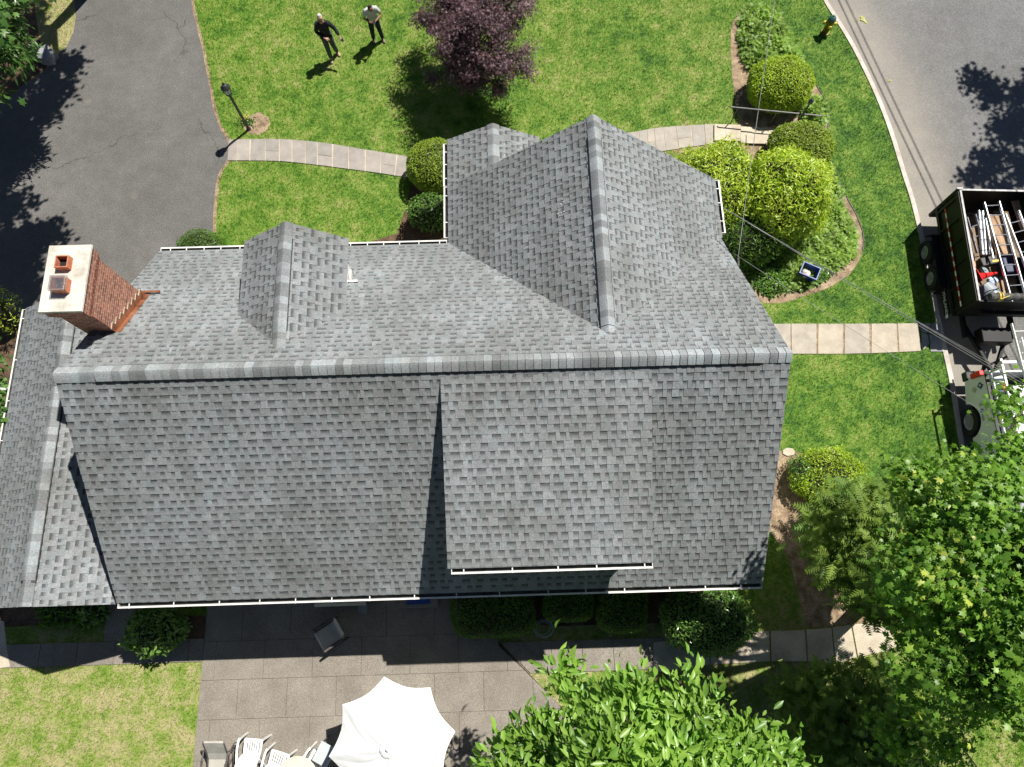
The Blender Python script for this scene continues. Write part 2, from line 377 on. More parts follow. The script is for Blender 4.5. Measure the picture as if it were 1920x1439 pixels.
# ------------------------------------------------------------------ mesh helpers
def link(name, me, parent=None):
    o = bpy.data.objects.new(name, me); COL.objects.link(o); o.parent = parent
    return o
class MB:
    def __init__(s): s.v = []; s.f = []; s.mi = []; s.tone = []; s.slot = []; s.uv = None; s.use_attr = False
    def add(s, vs, fs, mi=0, tone=.5):
        b = len(s.v); s.v += [tuple(x) for x in vs]
        for f in fs: s.f.append(tuple(i + b for i in f)); s.mi.append(mi)
        s.tone += [tone] * len(vs); s.slot += [0] * len(vs)
        return s
    def box(s, c, d, rz=0, mi=0, tone=.5, taper=1, mat=None):
        c = Vector(c); hx, hy, hz = d[0] / 2, d[1] / 2, d[2] / 2
        m = Matrix.Rotation(rz, 3, 'Z') if mat is None else mat
        vs = [c + m @ Vector((x * (taper if z > 0 else 1), y * (taper if z > 0 else 1), z)) for z in (-hz, hz) for x, y in ((-hx, -hy), (hx, -hy), (hx, hy), (-hx, hy))]
        return s.add(vs, [(3, 2, 1, 0), (4, 5, 6, 7), (0, 1, 5, 4), (1, 2, 6, 5), (2, 3, 7, 6), (3, 0, 4, 7)], mi, tone)
    def beam(s, a, b, wd, ht, mi=0):
        a = Vector(a); b = Vector(b); d = (b - a).normalized()
        up = Vector((0, 0, 1)) if abs(d.z) < .95 else Vector((0, 1, 0))
        x = d.cross(up).normalized(); y = x.cross(d).normalized()
        vs = [p + x * sx * wd / 2 + y * sy * ht / 2 for p in (a, b) for sx, sy in ((-1, -1), (1, -1), (1, 1), (-1, 1))]
        return s.add(vs, [(3, 2, 1, 0), (4, 5, 6, 7), (0, 1, 5, 4), (1, 2, 6, 5), (2, 3, 7, 6), (3, 0, 4, 7)], mi)
    def tube(s, pts, rad, n=8, mi=0, cap=True):
        pts = [Vector(p) for p in pts]; k = len(pts)
        if not isinstance(rad, (list, tuple)): rad = [rad] * k
        rings = []
        for i, p in enumerate(pts):
            d = (pts[min(i + 1, k - 1)] - pts[max(i - 1, 0)]).normalized()
            up = Vector((0, 0, 1)) if abs(d.z) < .9 else Vector((1, 0, 0))
            x = d.cross(up).normalized(); y = x.cross(d)
            rings.append([p + (x * math.cos(2 * PI * j / n) + y * math.sin(2 * PI * j / n)) * rad[i] for j in range(n)])
        vs = [q for r in rings for q in r]; fs = []
        for i in range(k - 1):
            for j in range(n):
                a = i * n + j; b = i * n + (j + 1) % n
                fs.append((a, b, b + n, a + n))
        if cap: fs += [tuple(range(n))[::-1], tuple(range((k - 1) * n, k * n))]
        return s.add(vs, fs, mi)
    def lathe(s, c, prof, n=20, mi=0, axis=None):
        c = Vector(c); m = Matrix.Identity(3) if axis is None else Vector(axis).to_track_quat('Z', 'Y').to_matrix()
        vs = []; fs = []
        for r, z in prof:
            for j in range(n): vs.append(c + m @ Vector((r * math.cos(2 * PI * j / n), r * math.sin(2 * PI * j / n), z)))
        for i in range(len(prof) - 1):
            for j in range(n):
                a = i * n + j; b = i * n + (j + 1) % n
                fs.append((a, b, b + n, a + n))
        fs += [tuple(range(n))[::-1], tuple(range((len(prof) - 1) * n, len(prof) * n))]
        return s.add(vs, fs, mi)
    def prism(s, poly, z0, z1, mi=0, tone=.5, bottom=True):
        n = len(poly); a = sum(poly[i][0] * poly[(i + 1) % n][1] - poly[(i + 1) % n][0] * poly[i][1] for i in range(n))
        if a < 0: poly = poly[::-1]
        vs = [(p[0], p[1], z0) for p in poly] + [(p[0], p[1], z1) for p in poly]
        fs = [tuple(range(n, 2 * n))] + ([tuple(range(n))[::-1]] if bottom else []) + [(i, (i + 1) % n, (i + 1) % n + n, i + n) for i in range(n)]
        return s.add(vs, fs, mi, tone)
    def build(s, name, mats, parent=None, smooth=False, world=True, attr=False, bevel=0):
        if not isinstance(mats, (list, tuple)): mats = [mats]
        off = woff(parent) if (world and parent is not None) else Vector((0, 0, 0))
        me = bpy.data.meshes.new(name)
        me.from_pydata([(x - off.x, y - off.y, z - off.z) for x, y, z in s.v], [], s.f)
        for m in mats: me.materials.append(m)
        me.polygons.foreach_set('material_index', s.mi)
        if smooth: me.polygons.foreach_set('use_smooth', [True] * len(s.f))
        if attr:
            me.attributes.new('tone', 'FLOAT', 'POINT').data.foreach_set('value', s.tone)
            me.attributes.new('slot', 'FLOAT', 'POINT').data.foreach_set('value', s.slot)
        me.update()
        o = link(name, me, parent)
        if bevel:
            b = o.modifiers.new('bevel', 'BEVEL'); b.width = bevel; b.segments = 2; b.limit_method = 'ANGLE'
        return o

def npmesh(name, V, F, mats, tone=None, parent=None, mi=None):
    """fast mesh from numpy arrays, F (n,3) or (n,4)"""
    V = np.asarray(V, np.float32); F = np.asarray(F, np.int32)
    off = woff(parent) if parent is not None else Vector((0, 0, 0))
    V = V - np.array(off, np.float32)
    me = bpy.data.meshes.new(name); k = F.shape[1]
    me.vertices.add(len(V)); me.vertices.foreach_set('co', V.ravel())
    me.loops.add(F.size); me.loops.foreach_set('vertex_index', F.ravel())
    me.polygons.add(len(F)); me.polygons.foreach_set('loop_start', np.arange(0, F.size, k, dtype=np.int32))
    if not isinstance(mats, (list, tuple)): mats = [mats]
    for m in mats: me.materials.append(m)
    if mi is not None: me.polygons.foreach_set('material_index', np.asarray(mi, np.int32))
    if tone is not None:
        me.attributes.new('tone', 'FLOAT', 'POINT').data.foreach_set('value', np.asarray(tone, np.float32))
    me.update(calc_edges=True)
    return link(name, me, parent)

def px(pts, z=0): return [tuple(at(x, y, z))[:2] for x, y in pts]
def smooth_line(pts, n=6):
    """Catmull-Rom through points (open)"""
    P = [Vector((*p, 0)) if len(p) == 2 else Vector(p) for p in pts]; out = []
    for i in range(len(P) - 1):
        p0, p1, p2, p3 = P[max(i - 1, 0)], P[i], P[i + 1], P[min(i + 2, len(P) - 1)]
        for j in range(n):
            t = j / n
            out.append(.5 * ((2 * p1) + (p2 - p0) * t + (2 * p0 - 5 * p1 + 4 * p2 - p3) * t * t + (3 * p1 - p0 - 3 * p2 + p3) * t ** 3))
    out.append(P[-1]); return out
def xy(l): return [(p.x, p.y) for p in l]
def wobble(poly, a=.03):
    return [(x + rnd.uniform(-a, a), y + rnd.uniform(-a, a)) for x, y in poly]
def tess_sheet(poly, z, name, mat, kind='structure', skirt=0):
    """flat sheet from a (possibly concave) outline"""
    from mathutils.geometry import tessellate_polygon
    tr = tessellate_polygon([[Vector((x, y, 0)) for x, y in poly]])
    n = len(poly); vs = [(x, y, z) for x, y in poly]; fs = []
    for t in tr:
        a, b, c = (Vector(vs[i]) for i in t)
        fs.append(t if (b - a).cross(c - a).z > 0 else t[::-1])
    if skirt:
        vs += [(x, y, z - skirt) for x, y in poly]
        fs += [(i, (i + 1) % n, (i + 1) % n + n, i + n) for i in range(n)]
    m = MB(); m.add(vs, fs); o = m.build(name, mat)
    o['kind'] = kind
    return o
def inside(poly, P):
    x, y = P[:, 0], P[:, 1]; r = np.zeros(len(P), bool); n = len(poly)
    for i in range(n):
        x1, y1 = poly[i]; x2, y2 = poly[(i + 1) % n]
        if y1 == y2: continue
        c = ((y1 > y) != (y2 > y)) & (x < (x2 - x1) * (y - y1) / (y2 - y1) + x1)
        r ^= c
    return r

# ------------------------------------------------------------------ GROUND
curb_in = smooth_line(px([(1495, -120), (1538, -10), (1562, 32), (1590, 78), (1612, 120), (1641, 182), (1666, 247), (1690, 325), (1706, 375), (1722, 440), (1738, 515), (1752, 590), (1765, 650), (1780, 720), (1791, 790), (1803, 860), (1823, 940), (1852, 1040), (1888, 1150), (1925, 1270), (1965, 1400), (2010, 1600)]), 4)
def offset(line, d):
    out = []
    for i, p in enumerate(line):
        t = (line[min(i + 1, len(line) - 1)] - line[max(i - 1, 0)]).normalized()
        out.append(p + Vector((-t.y, t.x, 0)) * d)
    return out
cin = [Vector((curb_in[0].x - 6, curb_in[0].y + 30, 0))] + curb_in + [Vector((curb_in[-1].x - .5, -60, 0))]
cout = offset(cin, .15)
if cout[5].x < cin[5].x: cout = offset(cin, -.15)
g = MB(); g.add([(-600, -600, -.16), (600, -600, -.16), (600, 600, -.16), (-600, 600, -.16)], [(0, 1, 2, 3)])
go = g.build('ground', M['grass']); go['kind'] = 'structure'
tess_sheet([(-120, 80), (-120, -60)] + [(p.x, p.y) for p in cin[::-1]] + [(cin[0].x, 80)], 0, 'lawn', M['grass'], skirt=.15)
# street: strips parallel to the curb so the dusty gutter is an attribute
offs = [0, .3, .7, 1.1, 1.6, 2.2, 3, 5, 9]
dust = [1, .95, .9, .7, .35, .15, .05, 0, 0]
sgn = 1 if offset(cin, 1)[5].x > cin[5].x else -1
rows = [offset(cin, sgn * (.15 + o)) for o in offs]
V = []; D = []
for r_, d_ in zip(rows, dust):
    for p in r_: V.append((p.x, p.y, -.11)); D.append(d_)
n_ = len(cin); F = [(i * n_ + j, i * n_ + j + 1, (i + 1) * n_ + j + 1, (i + 1) * n_ + j) for i in range(len(offs) - 1) for j in range(n_ - 1)]
st = npmesh('street', V, F, M['street']); st['kind'] = 'structure'
st.data.attributes.new('dust', 'FLOAT', 'POINT').data.foreach_set('value', D)
if st.data.polygons[0].normal.z < 0: st.data.flip_normals()
c = MB()
for i in range(1, len(cin) - 2):
    a, b, a2, b2 = cin[i], cin[i + 1], cout[i], cout[i + 1]
    t = (b - a).normalized() * (.006 if i % 9 == 0 else 0)
    c.add([(a + t).to_tuple()[:2] + (-.14,), b.to_tuple()[:2] + (-.14,), b2.to_tuple()[:2] + (-.14,), (a2 + t).to_tuple()[:2] + (-.14,),
           (a + t).to_tuple()[:2] + (.03,), b.to_tuple()[:2] + (.03,), b2.to_tuple()[:2] + (.018,), (a2 + t).to_tuple()[:2] + (.018,)],
          [(3, 2, 1, 0), (4, 5, 6, 7), (0, 1, 5, 4), (1, 2, 6, 5), (2, 3, 7, 6), (3, 0, 4, 7)])
co_ = c.build('curb', M['curb']); co_['kind'] = 'structure'
far = offset(cin, sgn * 9.2)
vg = tess_sheet([(p.x, p.y) for p in far] + [(120, -60), (120, 80)], 0, 'verge', M['grass'], skirt=.15)

drive_edge = smooth_line(px([(345, -140), (358, -40), (362, 10), (371, 50), (384, 105), (394, 160), (403, 205), (413, 237), (428, 262), (430, 285), (427, 304), (416, 320), (408, 345), (403, 400), (401, 440)]), 4)
drive = xy(drive_edge) + [(-7.4, 8.45), (-9.3, 8.5), (-9.3, 7.05), (-12.2, 7.05), (-12.6, 7.2)] + px([(0, 592), (-250, 640), (-900, 600), (-900, 150), (-120, 250), (0, 192), (60, 150), (97, 122), (112, 100), (126, 86), (138, 60), (142, 32), (138, -20), (134, -140)])
tess_sheet(drive, .004, 'driveway', M['drive'])
edge = [p for p in drive_edge]
e2 = offset(edge, .06); e1 = offset(edge, -.04)
tess_sheet(wobble(xy(e2), .015) + wobble(xy(e1)[::-1], .01), .010, 'driveway_edge', M['soil'])
island = px([(134, -140), (138, -20), (142, 32), (138, 60), (126, 86), (112, 100), (95, 122), (55, 152), (0, 194), (-260, 300), (-400, -140)])
isl_soil = px([(60, -60), (66, 20), (72, 60), (78, 88), (92, 108), (88, 128), (55, 152), (0, 194), (-260, 300), (-400, -140)])
tess_sheet(isl_soil, .006, 'soil_island', M['darksoil'])
leftsoil = [(-12.55, 7.15)] + px([(-10, 590), (-300, 640), (-500, 1100), (-60, 1180)]) + [(-12.3, -.5), (-12.3, 7.15)]
tess_sheet(leftsoil, .006, 'soil_border', M['darksoil'])

bed = xy(smooth_line(px([(1390, 20), (1376, 38), (1370, 70), (1371, 120), (1376, 165), (1380, 200), (1384, 232), (1380, 262), (1335, 272), (1262, 284), (1330, 330), (1345, 400), (1352, 440), (1380, 500), (1405, 545), (1430, 568), (1470, 568), (1505, 556), (1545, 543), (1580, 524), (1605, 500), (1617, 470), (1617, 440), (1606, 405), (1588, 372), (1570, 335), (1556, 300), (1543, 268), (1552, 236), (1554, 212), (1545, 185), (1522, 148), (1500, 108), (1484, 70), (1470, 36), (1450, 20), (1420, 12)]), 4))
tess_sheet(wobble(bed, .02), .006, 'planting_bed', M['soil'])
edging = smooth_line(px([(1484, 70), (1500, 108), (1522, 148), (1545, 185), (1554, 212), (1552, 236), (1543, 268), (1556, 300), (1570, 335), (1588, 372), (1606, 405), (1618, 440), (1618, 470)]), 5)
c = MB(); c.tube([(p.x, p.y, .012) for p in edging], .018, 6)
tag(c.build('bed_edging', M['black']), 'thin black lawn edging curving along the street side of the planting bed', 'edging')
rbed = px([(1462, 845), (1500, 850), (1560, 890), (1660, 960), (1720, 1040), (1700, 1165), (1600, 1168), (1512, 1178), (1496, 1120), (1480, 1050), (1440, 990), (1380, 960)])
tess_sheet(wobble(rbed, .03), .006, 'side_bed', M['soil'])
rearbed = [(.2, .6), (.2, -.75), (1.0, -.95), (5.9, -.95), (6.2, .3), (6.1, .6)]
tess_sheet(wobble(rearbed, .02), .006, 'rear_bed', M['darksoil'])
frontbed = px([(700, 452), (745, 438), (762, 385), (775, 330), (835, 270), (850, 440)])
tess_sheet(frontbed + [(-1.2, 8.4), (-7, 8.4)], .006, 'front_bed', M['darksoil'])
rearbed2 = px([(388, 1155), (388, 1215), (250, 1212), (250, 1150)])
tess_sheet(rearbed2, .006, 'back_bed', M['darksoil'])
circ = [(at(482, 233).x + .42 * math.cos(a) * rnd.uniform(.9, 1.1), at(482, 233).y + .42 * math.sin(a) * rnd.uniform(.9, 1.1)) for a in [i * PI / 12 for i in range(24)]]
tess_sheet(circ, .006, 'lamp_bed', M['soil'])

# flagstone paths: every stone a slab in the path's own mesh, over a mortar sheet
def stones(name, top, bot, cuts, z=.03, mort='walk', splits=(), tones=(.2, .6), gap=.0022):
    mb = MB(); T = smooth_line(px(top), 12); B = smooth_line(px(bot), 12)
    def pt(L, t):
        f = t * (len(L) - 1); i = min(int(f), len(L) - 2); return L[i].lerp(L[i + 1], f - i)
    for i in range(len(cuts) - 1):
        if cuts[i + 1] - cuts[i] < .02: continue
        a, b = cuts[i] + gap, cuts[i + 1] - gap
        sk = rnd.uniform(-.003, .003)
        q = [pt(T, a + sk), pt(T, b), pt(B, b), pt(B, a)]
        if i in splits:
            f1, f2 = .55, .58
            for qq in ([q[0], q[1], q[1].lerp(q[2], f1), q[0].lerp(q[3], f1)], [q[0].lerp(q[3], f2), q[1].lerp(q[2], f2), q[2], q[3]]):
                mb.prism([(p.x, p.y) for p in qq], .002, z + rnd.uniform(-.004, .004), tone=rnd.uniform(*tones))
        else:
            mb.prism([(p.x, p.y) for p in q], .002, z + rnd.uniform(-.004, .004), tone=rnd.uniform(*tones))
    o = mb.build(name, M['stone'], attr=True); o['kind'] = 'structure'
    tess_sheet(xy(T) + xy(B)[::-1], .016, name + '_mortar', M[mort])
    return xy(T) + xy(B)[::-1]
path_l = stones('front_path', [(430, 263), (520, 262), (600, 268), (700, 284), (800, 298), (900, 300)], [(427, 302), (520, 303), (600, 311), (700, 324), (790, 337), (900, 345)],
                [0, .05, .10, .155, .21, .27, .335, .39, .45, .51, .57, .63, .69, .75, .82, .9, 1], splits=(3, 7, 11))
path_r = stones('entry_path', [(1080, 262), (1180, 250), (1240, 240), (1338, 234)], [(1080, 305), (1180, 295), (1245, 284), (1340, 270)],
                [0, .15, .3, .42, .52, .60, .68, .76, .84, .92, 1], splits=(4, 7), tones=(.5, .95))
path_e = stones('side_path', [(1400, 610), (1475, 608), (1600, 608), (1722, 607)], [(1400, 664), (1475, 664), (1600, 664), (1726, 659)],
                [0, .10, .222, .358, .493, .618, .743, .865, 1], mort='soil', gap=.0042, tones=(.75, 1))
def slabs(name, polys, z, mat='patio'):
    mb = MB()
    for p in polys: mb.prism(p, .002, z + rnd.uniform(-.002, .002))
    o = mb.build(name, M[mat]); o['kind'] = 'structure'; return o
crk = [px([(1724, 607), (1745, 607), (1738, 625), (1727, 622)]), px([(1747, 607), (1761, 608), (1764, 630), (1741, 625)]), px([(1728, 624), (1738, 628), (1742, 645), (1731, 657), (1727, 650)]), px([(1741, 628), (1765, 633), (1768, 660), (1744, 660), (1744, 645)])]
slabs('kerb_flagstones', crk, .03, 'rock')
# steps on the entry path
mb = MB()
mb.prism(px([(1338, 236), (1387, 238), (1387, 268), (1338, 267)]), .0, .10)
mb.prism(px([(1388, 239), (1410, 240), (1410, 271), (1388, 270)]), .0, .05)
mb.prism(px([(1398, 255), (1440, 256), (1436, 273), (1398, 272)]), .05, .09)
mb.prism(px([(1410, 240), (1475, 243), (1475, 275), (1410, 271)]), .0, .035)
tag(mb.build('stone_steps', M['walk'], bevel=.008), kind='structure')
# patio
def clipconvex(poly, clip):
    out = poly
    n = len(clip)
    for i in range(n):
        a, b = clip[i], clip[(i + 1) % n]; inp = out; out = []
        def sd_(p): return (b[0] - a[0]) * (p[1] - a[1]) - (b[1] - a[1]) * (p[0] - a[0])
        for j in range(len(inp)):
            p, q = inp[j], inp[(j + 1) % len(inp)]; sp, sq = sd_(p), sd_(q)
            if sp >= 0: out.append(p)
            if sp * sq < 0:
                t = sp / (sp - sq); out.append((p[0] + (q[0] - p[0]) * t, p[1] + (q[1] - p[1]) * t))
        if len(out) < 3: return []
    return out
pl = at(387, 1170).x
xr = at(1075, 1345)
patio_out = [(pl, .4), (pl - .02, -9), (1.6, -9), (xr.x + .6, xr.y - .6)] + px([(1032, 1305), (935, 1203)]) + [(-.62, .4)]
def ccw(p):
    a = sum(p[i][0] * p[(i + 1) % len(p)][1] - p[(i + 1) % len(p)][0] * p[i][1] for i in range(len(p)))
    return p if a > 0 else p[::-1]
poA = ccw([(pl, .4), (pl - .02, -9), (at(935, 1203).x, -9), tuple(at(935, 1203))[:2], (-.62, .4)])
poB = ccw([tuple(at(935, 1203))[:2], tuple(at(1032, 1305))[:2], (xr.x + .6, xr.y - .6), (1.6, -9), (at(935, 1203).x, -9)]); polys = []
ys = [.4, -.10, -1.05, -2.0, -2.95, -3.9, -4.85, -5.8, -6.75, -7.7, -9]
for r_ in range(len(ys) - 1):
    x0 = pl - .3 if r_ % 2 else pl - .95
    xs = [pl - .3] + [x0 + k * 1.28 for k in range(0, 11)]
    xs = sorted(set(round(x, 3) for x in xs if x >= pl - .3))
    for a, b in zip(xs[:-1], xs[1:]):
        q = [(a + .004, ys[r_ + 1] + .004), (b - .004, ys[r_ + 1] + .004), (b - .004, ys[r_] - .004), (a + .004, ys[r_] - .004)]
        for pp_ in (poA, poB):
            cc = clipconvex(q, pp_)
            if cc: polys.append(cc)
slabs('patio', polys, .04)
tess_sheet(patio_out, .012, 'patio_joints', M['joint'])
wk = []; xw = at(950, 1230).x
W0, W1 = at(1000, 1203).y, at(1000, 1262).y
diag = ccw([(at(937, 1203).x + .03, W0), (at(992, 1262).x + .03, W1), (30, W1), (30, W0)])
for k in range(6):
    cc = clipconvex([(xw - .45 + k * .82, W1), (xw - .45 + (k + 1) * .82 - .012, W1), (xw - .45 + (k + 1) * .82 - .012, W0), (xw - .45 + k * .82, W0)], diag)
    if cc: wk.append(cc)
slabs('rear_walk', wk, .035)
wx = [at(1290, 1200).x + .15, at(1440, 1185).x, at(1510, 1185).x, at(1560, 1180).x, at(1600, 1178).x]
ramp_pts = [px([(1225, 1205), (1330, 1192), (1330, 1246), (1225, 1262)]), px([(1332, 1192), (1441, 1183), (1443, 1240), (1332, 1246)]), px([(1444, 1183), (1508, 1182), (1512, 1240), (1446, 1240)]),
            px([(1511, 1181), (1558, 1178), (1564, 1244), (1515, 1240)]), px([(1560, 1177), (1594, 1172), (1605, 1232), (1567, 1244)]), px([(1597, 1171), (1640, 1168), (1662, 1185), (1655, 1222), (1608, 1232)]), px([(1643, 1170), (1668, 1184), (1680, 1212), (1660, 1224), (1665, 1186)])]
slabs('concrete_path', ramp_pts, .035, 'walk')
lw = []
yw0, yw1 = at(150, 1205).y, at(150, 1248).y
for k in range(9):
    a = at(0, 1230).x - .9 + k * .98
    if a + .95 > pl: lw.append([(a, yw1), (pl - .02, yw1), (pl - .02, yw0), (a, yw0)]); break
    lw.append([(a, yw1), (a + .965, yw1), (a + .965, yw0), (a, yw0)])
xa, xb = at(197, 1190).x, at(250, 1190).x
lw.append([(xa, yw0 + .015), (xb, yw0 + .015), (xb, .35), (xa, .35)])
slabs('back_walk', lw, .03)
stub = px([(-40, 1160), (8, 1165), (14, 1215), (20, 1250), (-60, 1262)])
slabs('walk_end', [stub], .032, 'walk')

# fallen bits on the road and grass
def litter(pxy, r, z, label, mat='yellowleaf'):
    m = MB(); p = at(*pxy)
    for k in range(7):
        a = rnd.uniform(0, 6.28); q = Vector((p.x + rnd.gauss(0, r * .35), p.y + rnd.gauss(0, r * .35), z + rnd.uniform(.005, .03)))
        s_ = r * rnd.uniform(.25, .5)
        m.add([q + Vector((s_ * math.cos(a + t), s_ * math.sin(a + t) * .7, rnd.uniform(0, .015))) for t in (0, 1.3, 2.6, 3.8, 5)], [(0, 1, 2, 3, 4)], tone=rnd.uniform(.2, 1))
    tag(m.build('fallen_leaves', M[mat], attr=True), label, 'leaves', 'leaf scraps lying on the street')
litter((1622, 34), .16, -.11, 'pale yellow scrap of leaves on the street, largest near the hydrant')
litter((1608, 35), .06, -.11, 'tiny pale leaf on the street just left of the larger yellow scrap')
litter((1671, 149), .06, -.11, 'small tan leaf lying between the two wire shadows on the street')

# ------------------------------------------------------------------ HOUSE
house = thing('house', 'large house with grey asphalt shingle roofs, front gable wing, dormers and brick chimney', 'house', (-1.6, 4.38, 0))
EXP = .172
def slope(name, O, U, V, poly, parent, seed, extra=()):
    """laminated shingles laid course by course on one roof plane; poly is convex in (u,v)"""
    r = random.Random(seed); U = Vector(U).normalized(); V = Vector(V).normalized(); N = U.cross(V)
    if N.z < 0: N = -N
    O = Vector(O); mb = MB()
    poly = ccw(poly); vmin = min(p[1] for p in poly); vmax = max(p[1] for p in poly)
    def iv(v):
        v = min(max(v, vmin + 1e-4), vmax - 1e-4); xs = []
        for i in range(len(poly)):
            (x1, y1), (x2, y2) = poly[i], poly[(i + 1) % len(poly)]
            if (y1 - v) * (y2 - v) <= 0 and y1 != y2: xs.append(x1 + (x2 - x1) * (v - y1) / (y2 - y1))
        return (min(xs), max(xs)) if xs else (0, 0)
    P = lambda u, v, h: O + U * u + V * v + N * h
    def piece(u0, u1, v0, v1, h0, h1, tone, s0, s1, front=True, hb=.0):
        a0, b0 = iv(v0); a1, b1 = iv(v1)
        p0, q0 = min(max(u0, a0), b0), min(max(u1, a0), b0); p1, q1 = min(max(u0, a1), b1), min(max(u1, a1), b1)
        if q0 - p0 < .004 and q1 - p1 < .004: return
        vs = [P(p0, v0, h0), P(q0, v0, h0), P(q1, v1, h1), P(p1, v1, h1), P(p0, v0, hb), P(q0, v0, hb), P(q1, v1, 0), P(p1, v1, 0)]
        fs = [(0, 1, 2, 3), (4, 5, 1, 0), (5, 6, 2, 1), (7, 4, 0, 3)]
        if U.cross(V).z < 0: fs = [f[::-1] for f in fs]
        mb.add(vs, fs, 0, tone)
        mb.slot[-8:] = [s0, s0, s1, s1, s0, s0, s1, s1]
    # deck
    n = len(poly); vs = [P(u, v, .0) for u, v in poly] + [P(u, v, -.09) for u, v in poly]
    mb.add(vs, [tuple(range(n)), tuple(range(n, 2 * n))[::-1]] + [(i + n, (i + 1) % n + n, (i + 1) % n, i) for i in range(n)], 0, .4)
    umin = min(p[0] for p in poly); umax = max(p[0] for p in poly)
    j = 0; v = vmin
    while v < vmax - .02:
        v1 = min(v + EXP, vmax); x = umin - r.uniform(0, .5); ct = r.gauss(0, .04)
        piece(umin - .01, umax + .01, v - (.02 if j == 0 else 0), v1, .011, .002, .5, 0, 0, hb=-.01 if j else -.05)
        while x < umax:
            sw = r.choice((.08, .10, .12, .15, .19)); tw = r.choice((.07, .09, .11, .14, .20))
            # recessed run
            t = min(max(.47 + ct + r.gauss(0, .06), 0), 1)
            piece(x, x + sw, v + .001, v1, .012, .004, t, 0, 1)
            # raised tab
            t = min(max(.54 + ct + r.gauss(0, .085), 0), 1)
            if r.random() < .10: t -= .2
            ins = r.uniform(-.006, .006)
            piece(x + sw + ins, x + sw + tw - ins, v, v1, .021, .012, t, 0, 0, hb=.002)
            x += sw + tw
        v += EXP; j += 1
    return mb.build(name, M['shingle'], parent, attr=True)
def ridge(parent, a, b, w_, pitch, seed, vent=True, vs=(0, 1), wl=None, lift=.055):
    """arched cap shingles in a row, and the black vent strip beneath them"""
    r = random.Random(seed); a = Vector(a); b = Vector(b); d = (b - a).normalized(); L = (b - a).length
    side = d.cross(Vector((0, 0, 1))).normalized(); mb = MB()
    x = 0; ln = .16
    while x < L - .01:
        ln = r.choice((.155, .16, .17)) ; e = min(x + ln, L); f = (x + e) / 2 / L
        li = lift if (vent and vs[0] < f < vs[1]) else .02
        t = min(max(r.choice((.25, .5, .62, .9, 1)) + r.gauss(0, .05), 0), 1)
        prof = []
        for k in range(-4, 5):
            q = k / 4 * w_; prof.append((q, -abs(q) ** 1.25 * pitch * (w_ ** -.25) * 1.0 + li))
        vs_ = [a + d * x + side * q + Vector((0, 0, z + .024)) for q, z in prof] + [a + d * (e + .012) + side * q + Vector((0, 0, z + .006)) for q, z in prof]
        nn = len(prof)
        fs = [(i, i + 1, i + 1 + nn, i + nn) for i in range(nn - 1)]
        vb = [p - Vector((0, 0, .014)) for p in vs_]
        fs2 = [(i + 2 * nn, i + 1 + 2 * nn, i + 1 + 3 * nn, i + 3 * nn)[::-1] for i in range(nn - 1)]
        fs3 = [(i, i + 2 * nn, i + 1 + 2 * nn, i + 1) for i in range(nn - 1)] + [(i + nn, i + 1 + nn, i + 1 + 3 * nn, i + 3 * nn) for i in range(nn - 1)]
        fs4 = [(0, nn, 3 * nn, 2 * nn), (nn - 1, 3 * nn - 1, 4 * nn - 1, 2 * nn - 1)]
        mb.add(vs_ + vb, fs + fs2 + fs3 + fs4, 0, t)
        x += ln
    mb.build('ridge_cap', M['shingle'], parent, attr=True)
    if vent:
        p, q = a + d * L * vs[0], a + d * L * vs[1]; m2 = MB()
        for sgn_ in (-1, 1):
            wv = w_ + .012
            base = Vector((0, 0, -wv * pitch + .0)); 
            o1 = side * sgn_ * wv + base; o2 = side * sgn_ * (wv * .55) + Vector((0, 0, -wv * .55 * pitch))
            hh = Vector((0, 0, lift + .006))
            vv = [p + o1, q + o1, q + o1 + hh, p + o1 + hh, p + o2, q + o2, q + o2 + hh, p + o2 + hh]
            m2.add(vv, [(0, 1, 2, 3), (3, 2, 6, 7), (0, 3, 7, 4), (1, 5, 6, 2), (4, 7, 6, 5), (0, 4, 5, 1)])
        m2.build('ridge_vent', M['black'], parent)
def gutter(parent, a, b, outdir, seed=0, hangers=.62):
    """white K-style trough with hangers across its open top"""
    a = Vector(a); b = Vector(b); d = (b - a).normalized(); o = Vector(outdir).normalized(); L = (b - a).length
    prof = [(0, 0), (0, -.11), (.075, -.11), (.125, -.03), (.125, .004), (.085, .004), (.085, -.03), (.068, -.098), (.012, -.098), (.012, 0)]
    mb = MB(); n = len(prof)
    vs = [p + o * x + Vector((0, 0, z)) for p in (a, b) for x, z in prof]
    cr = d.cross(Vector((0, 0, 1))).dot(o)
    fs = [(i, (i + 1) % n, (i + 1) % n + n, i + n) for i in range(n)]
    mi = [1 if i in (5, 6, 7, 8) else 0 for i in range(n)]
    base = len(mb.v); mb.v += [tuple(v) for v in vs]
    for f, k in zip(fs, mi): mb.f.append(f if cr > 0 else f[::-1]); mb.mi.append(k)
    mb.tone += [.5] * len(vs); mb.slot += [0] * len(vs)
    for p in (a, b): mb.box(p + o * .062 + Vector((0, 0, -.053)), (.012, .125, .116) if abs(d.x) > .5 else (.125, .012, .116))
    k = .25
    while k < L:
        p = a + d * k; mb.box(p + o * .066 + Vector((0, 0, -.004)), (.024, .13, .008) if abs(d.x) > .5 else (.13, .024, .008)); k += hangers * rnd.uniform(.85, 1.2)
    return mb.build('gutter', [M['white'], M['gutter_in']], parent)

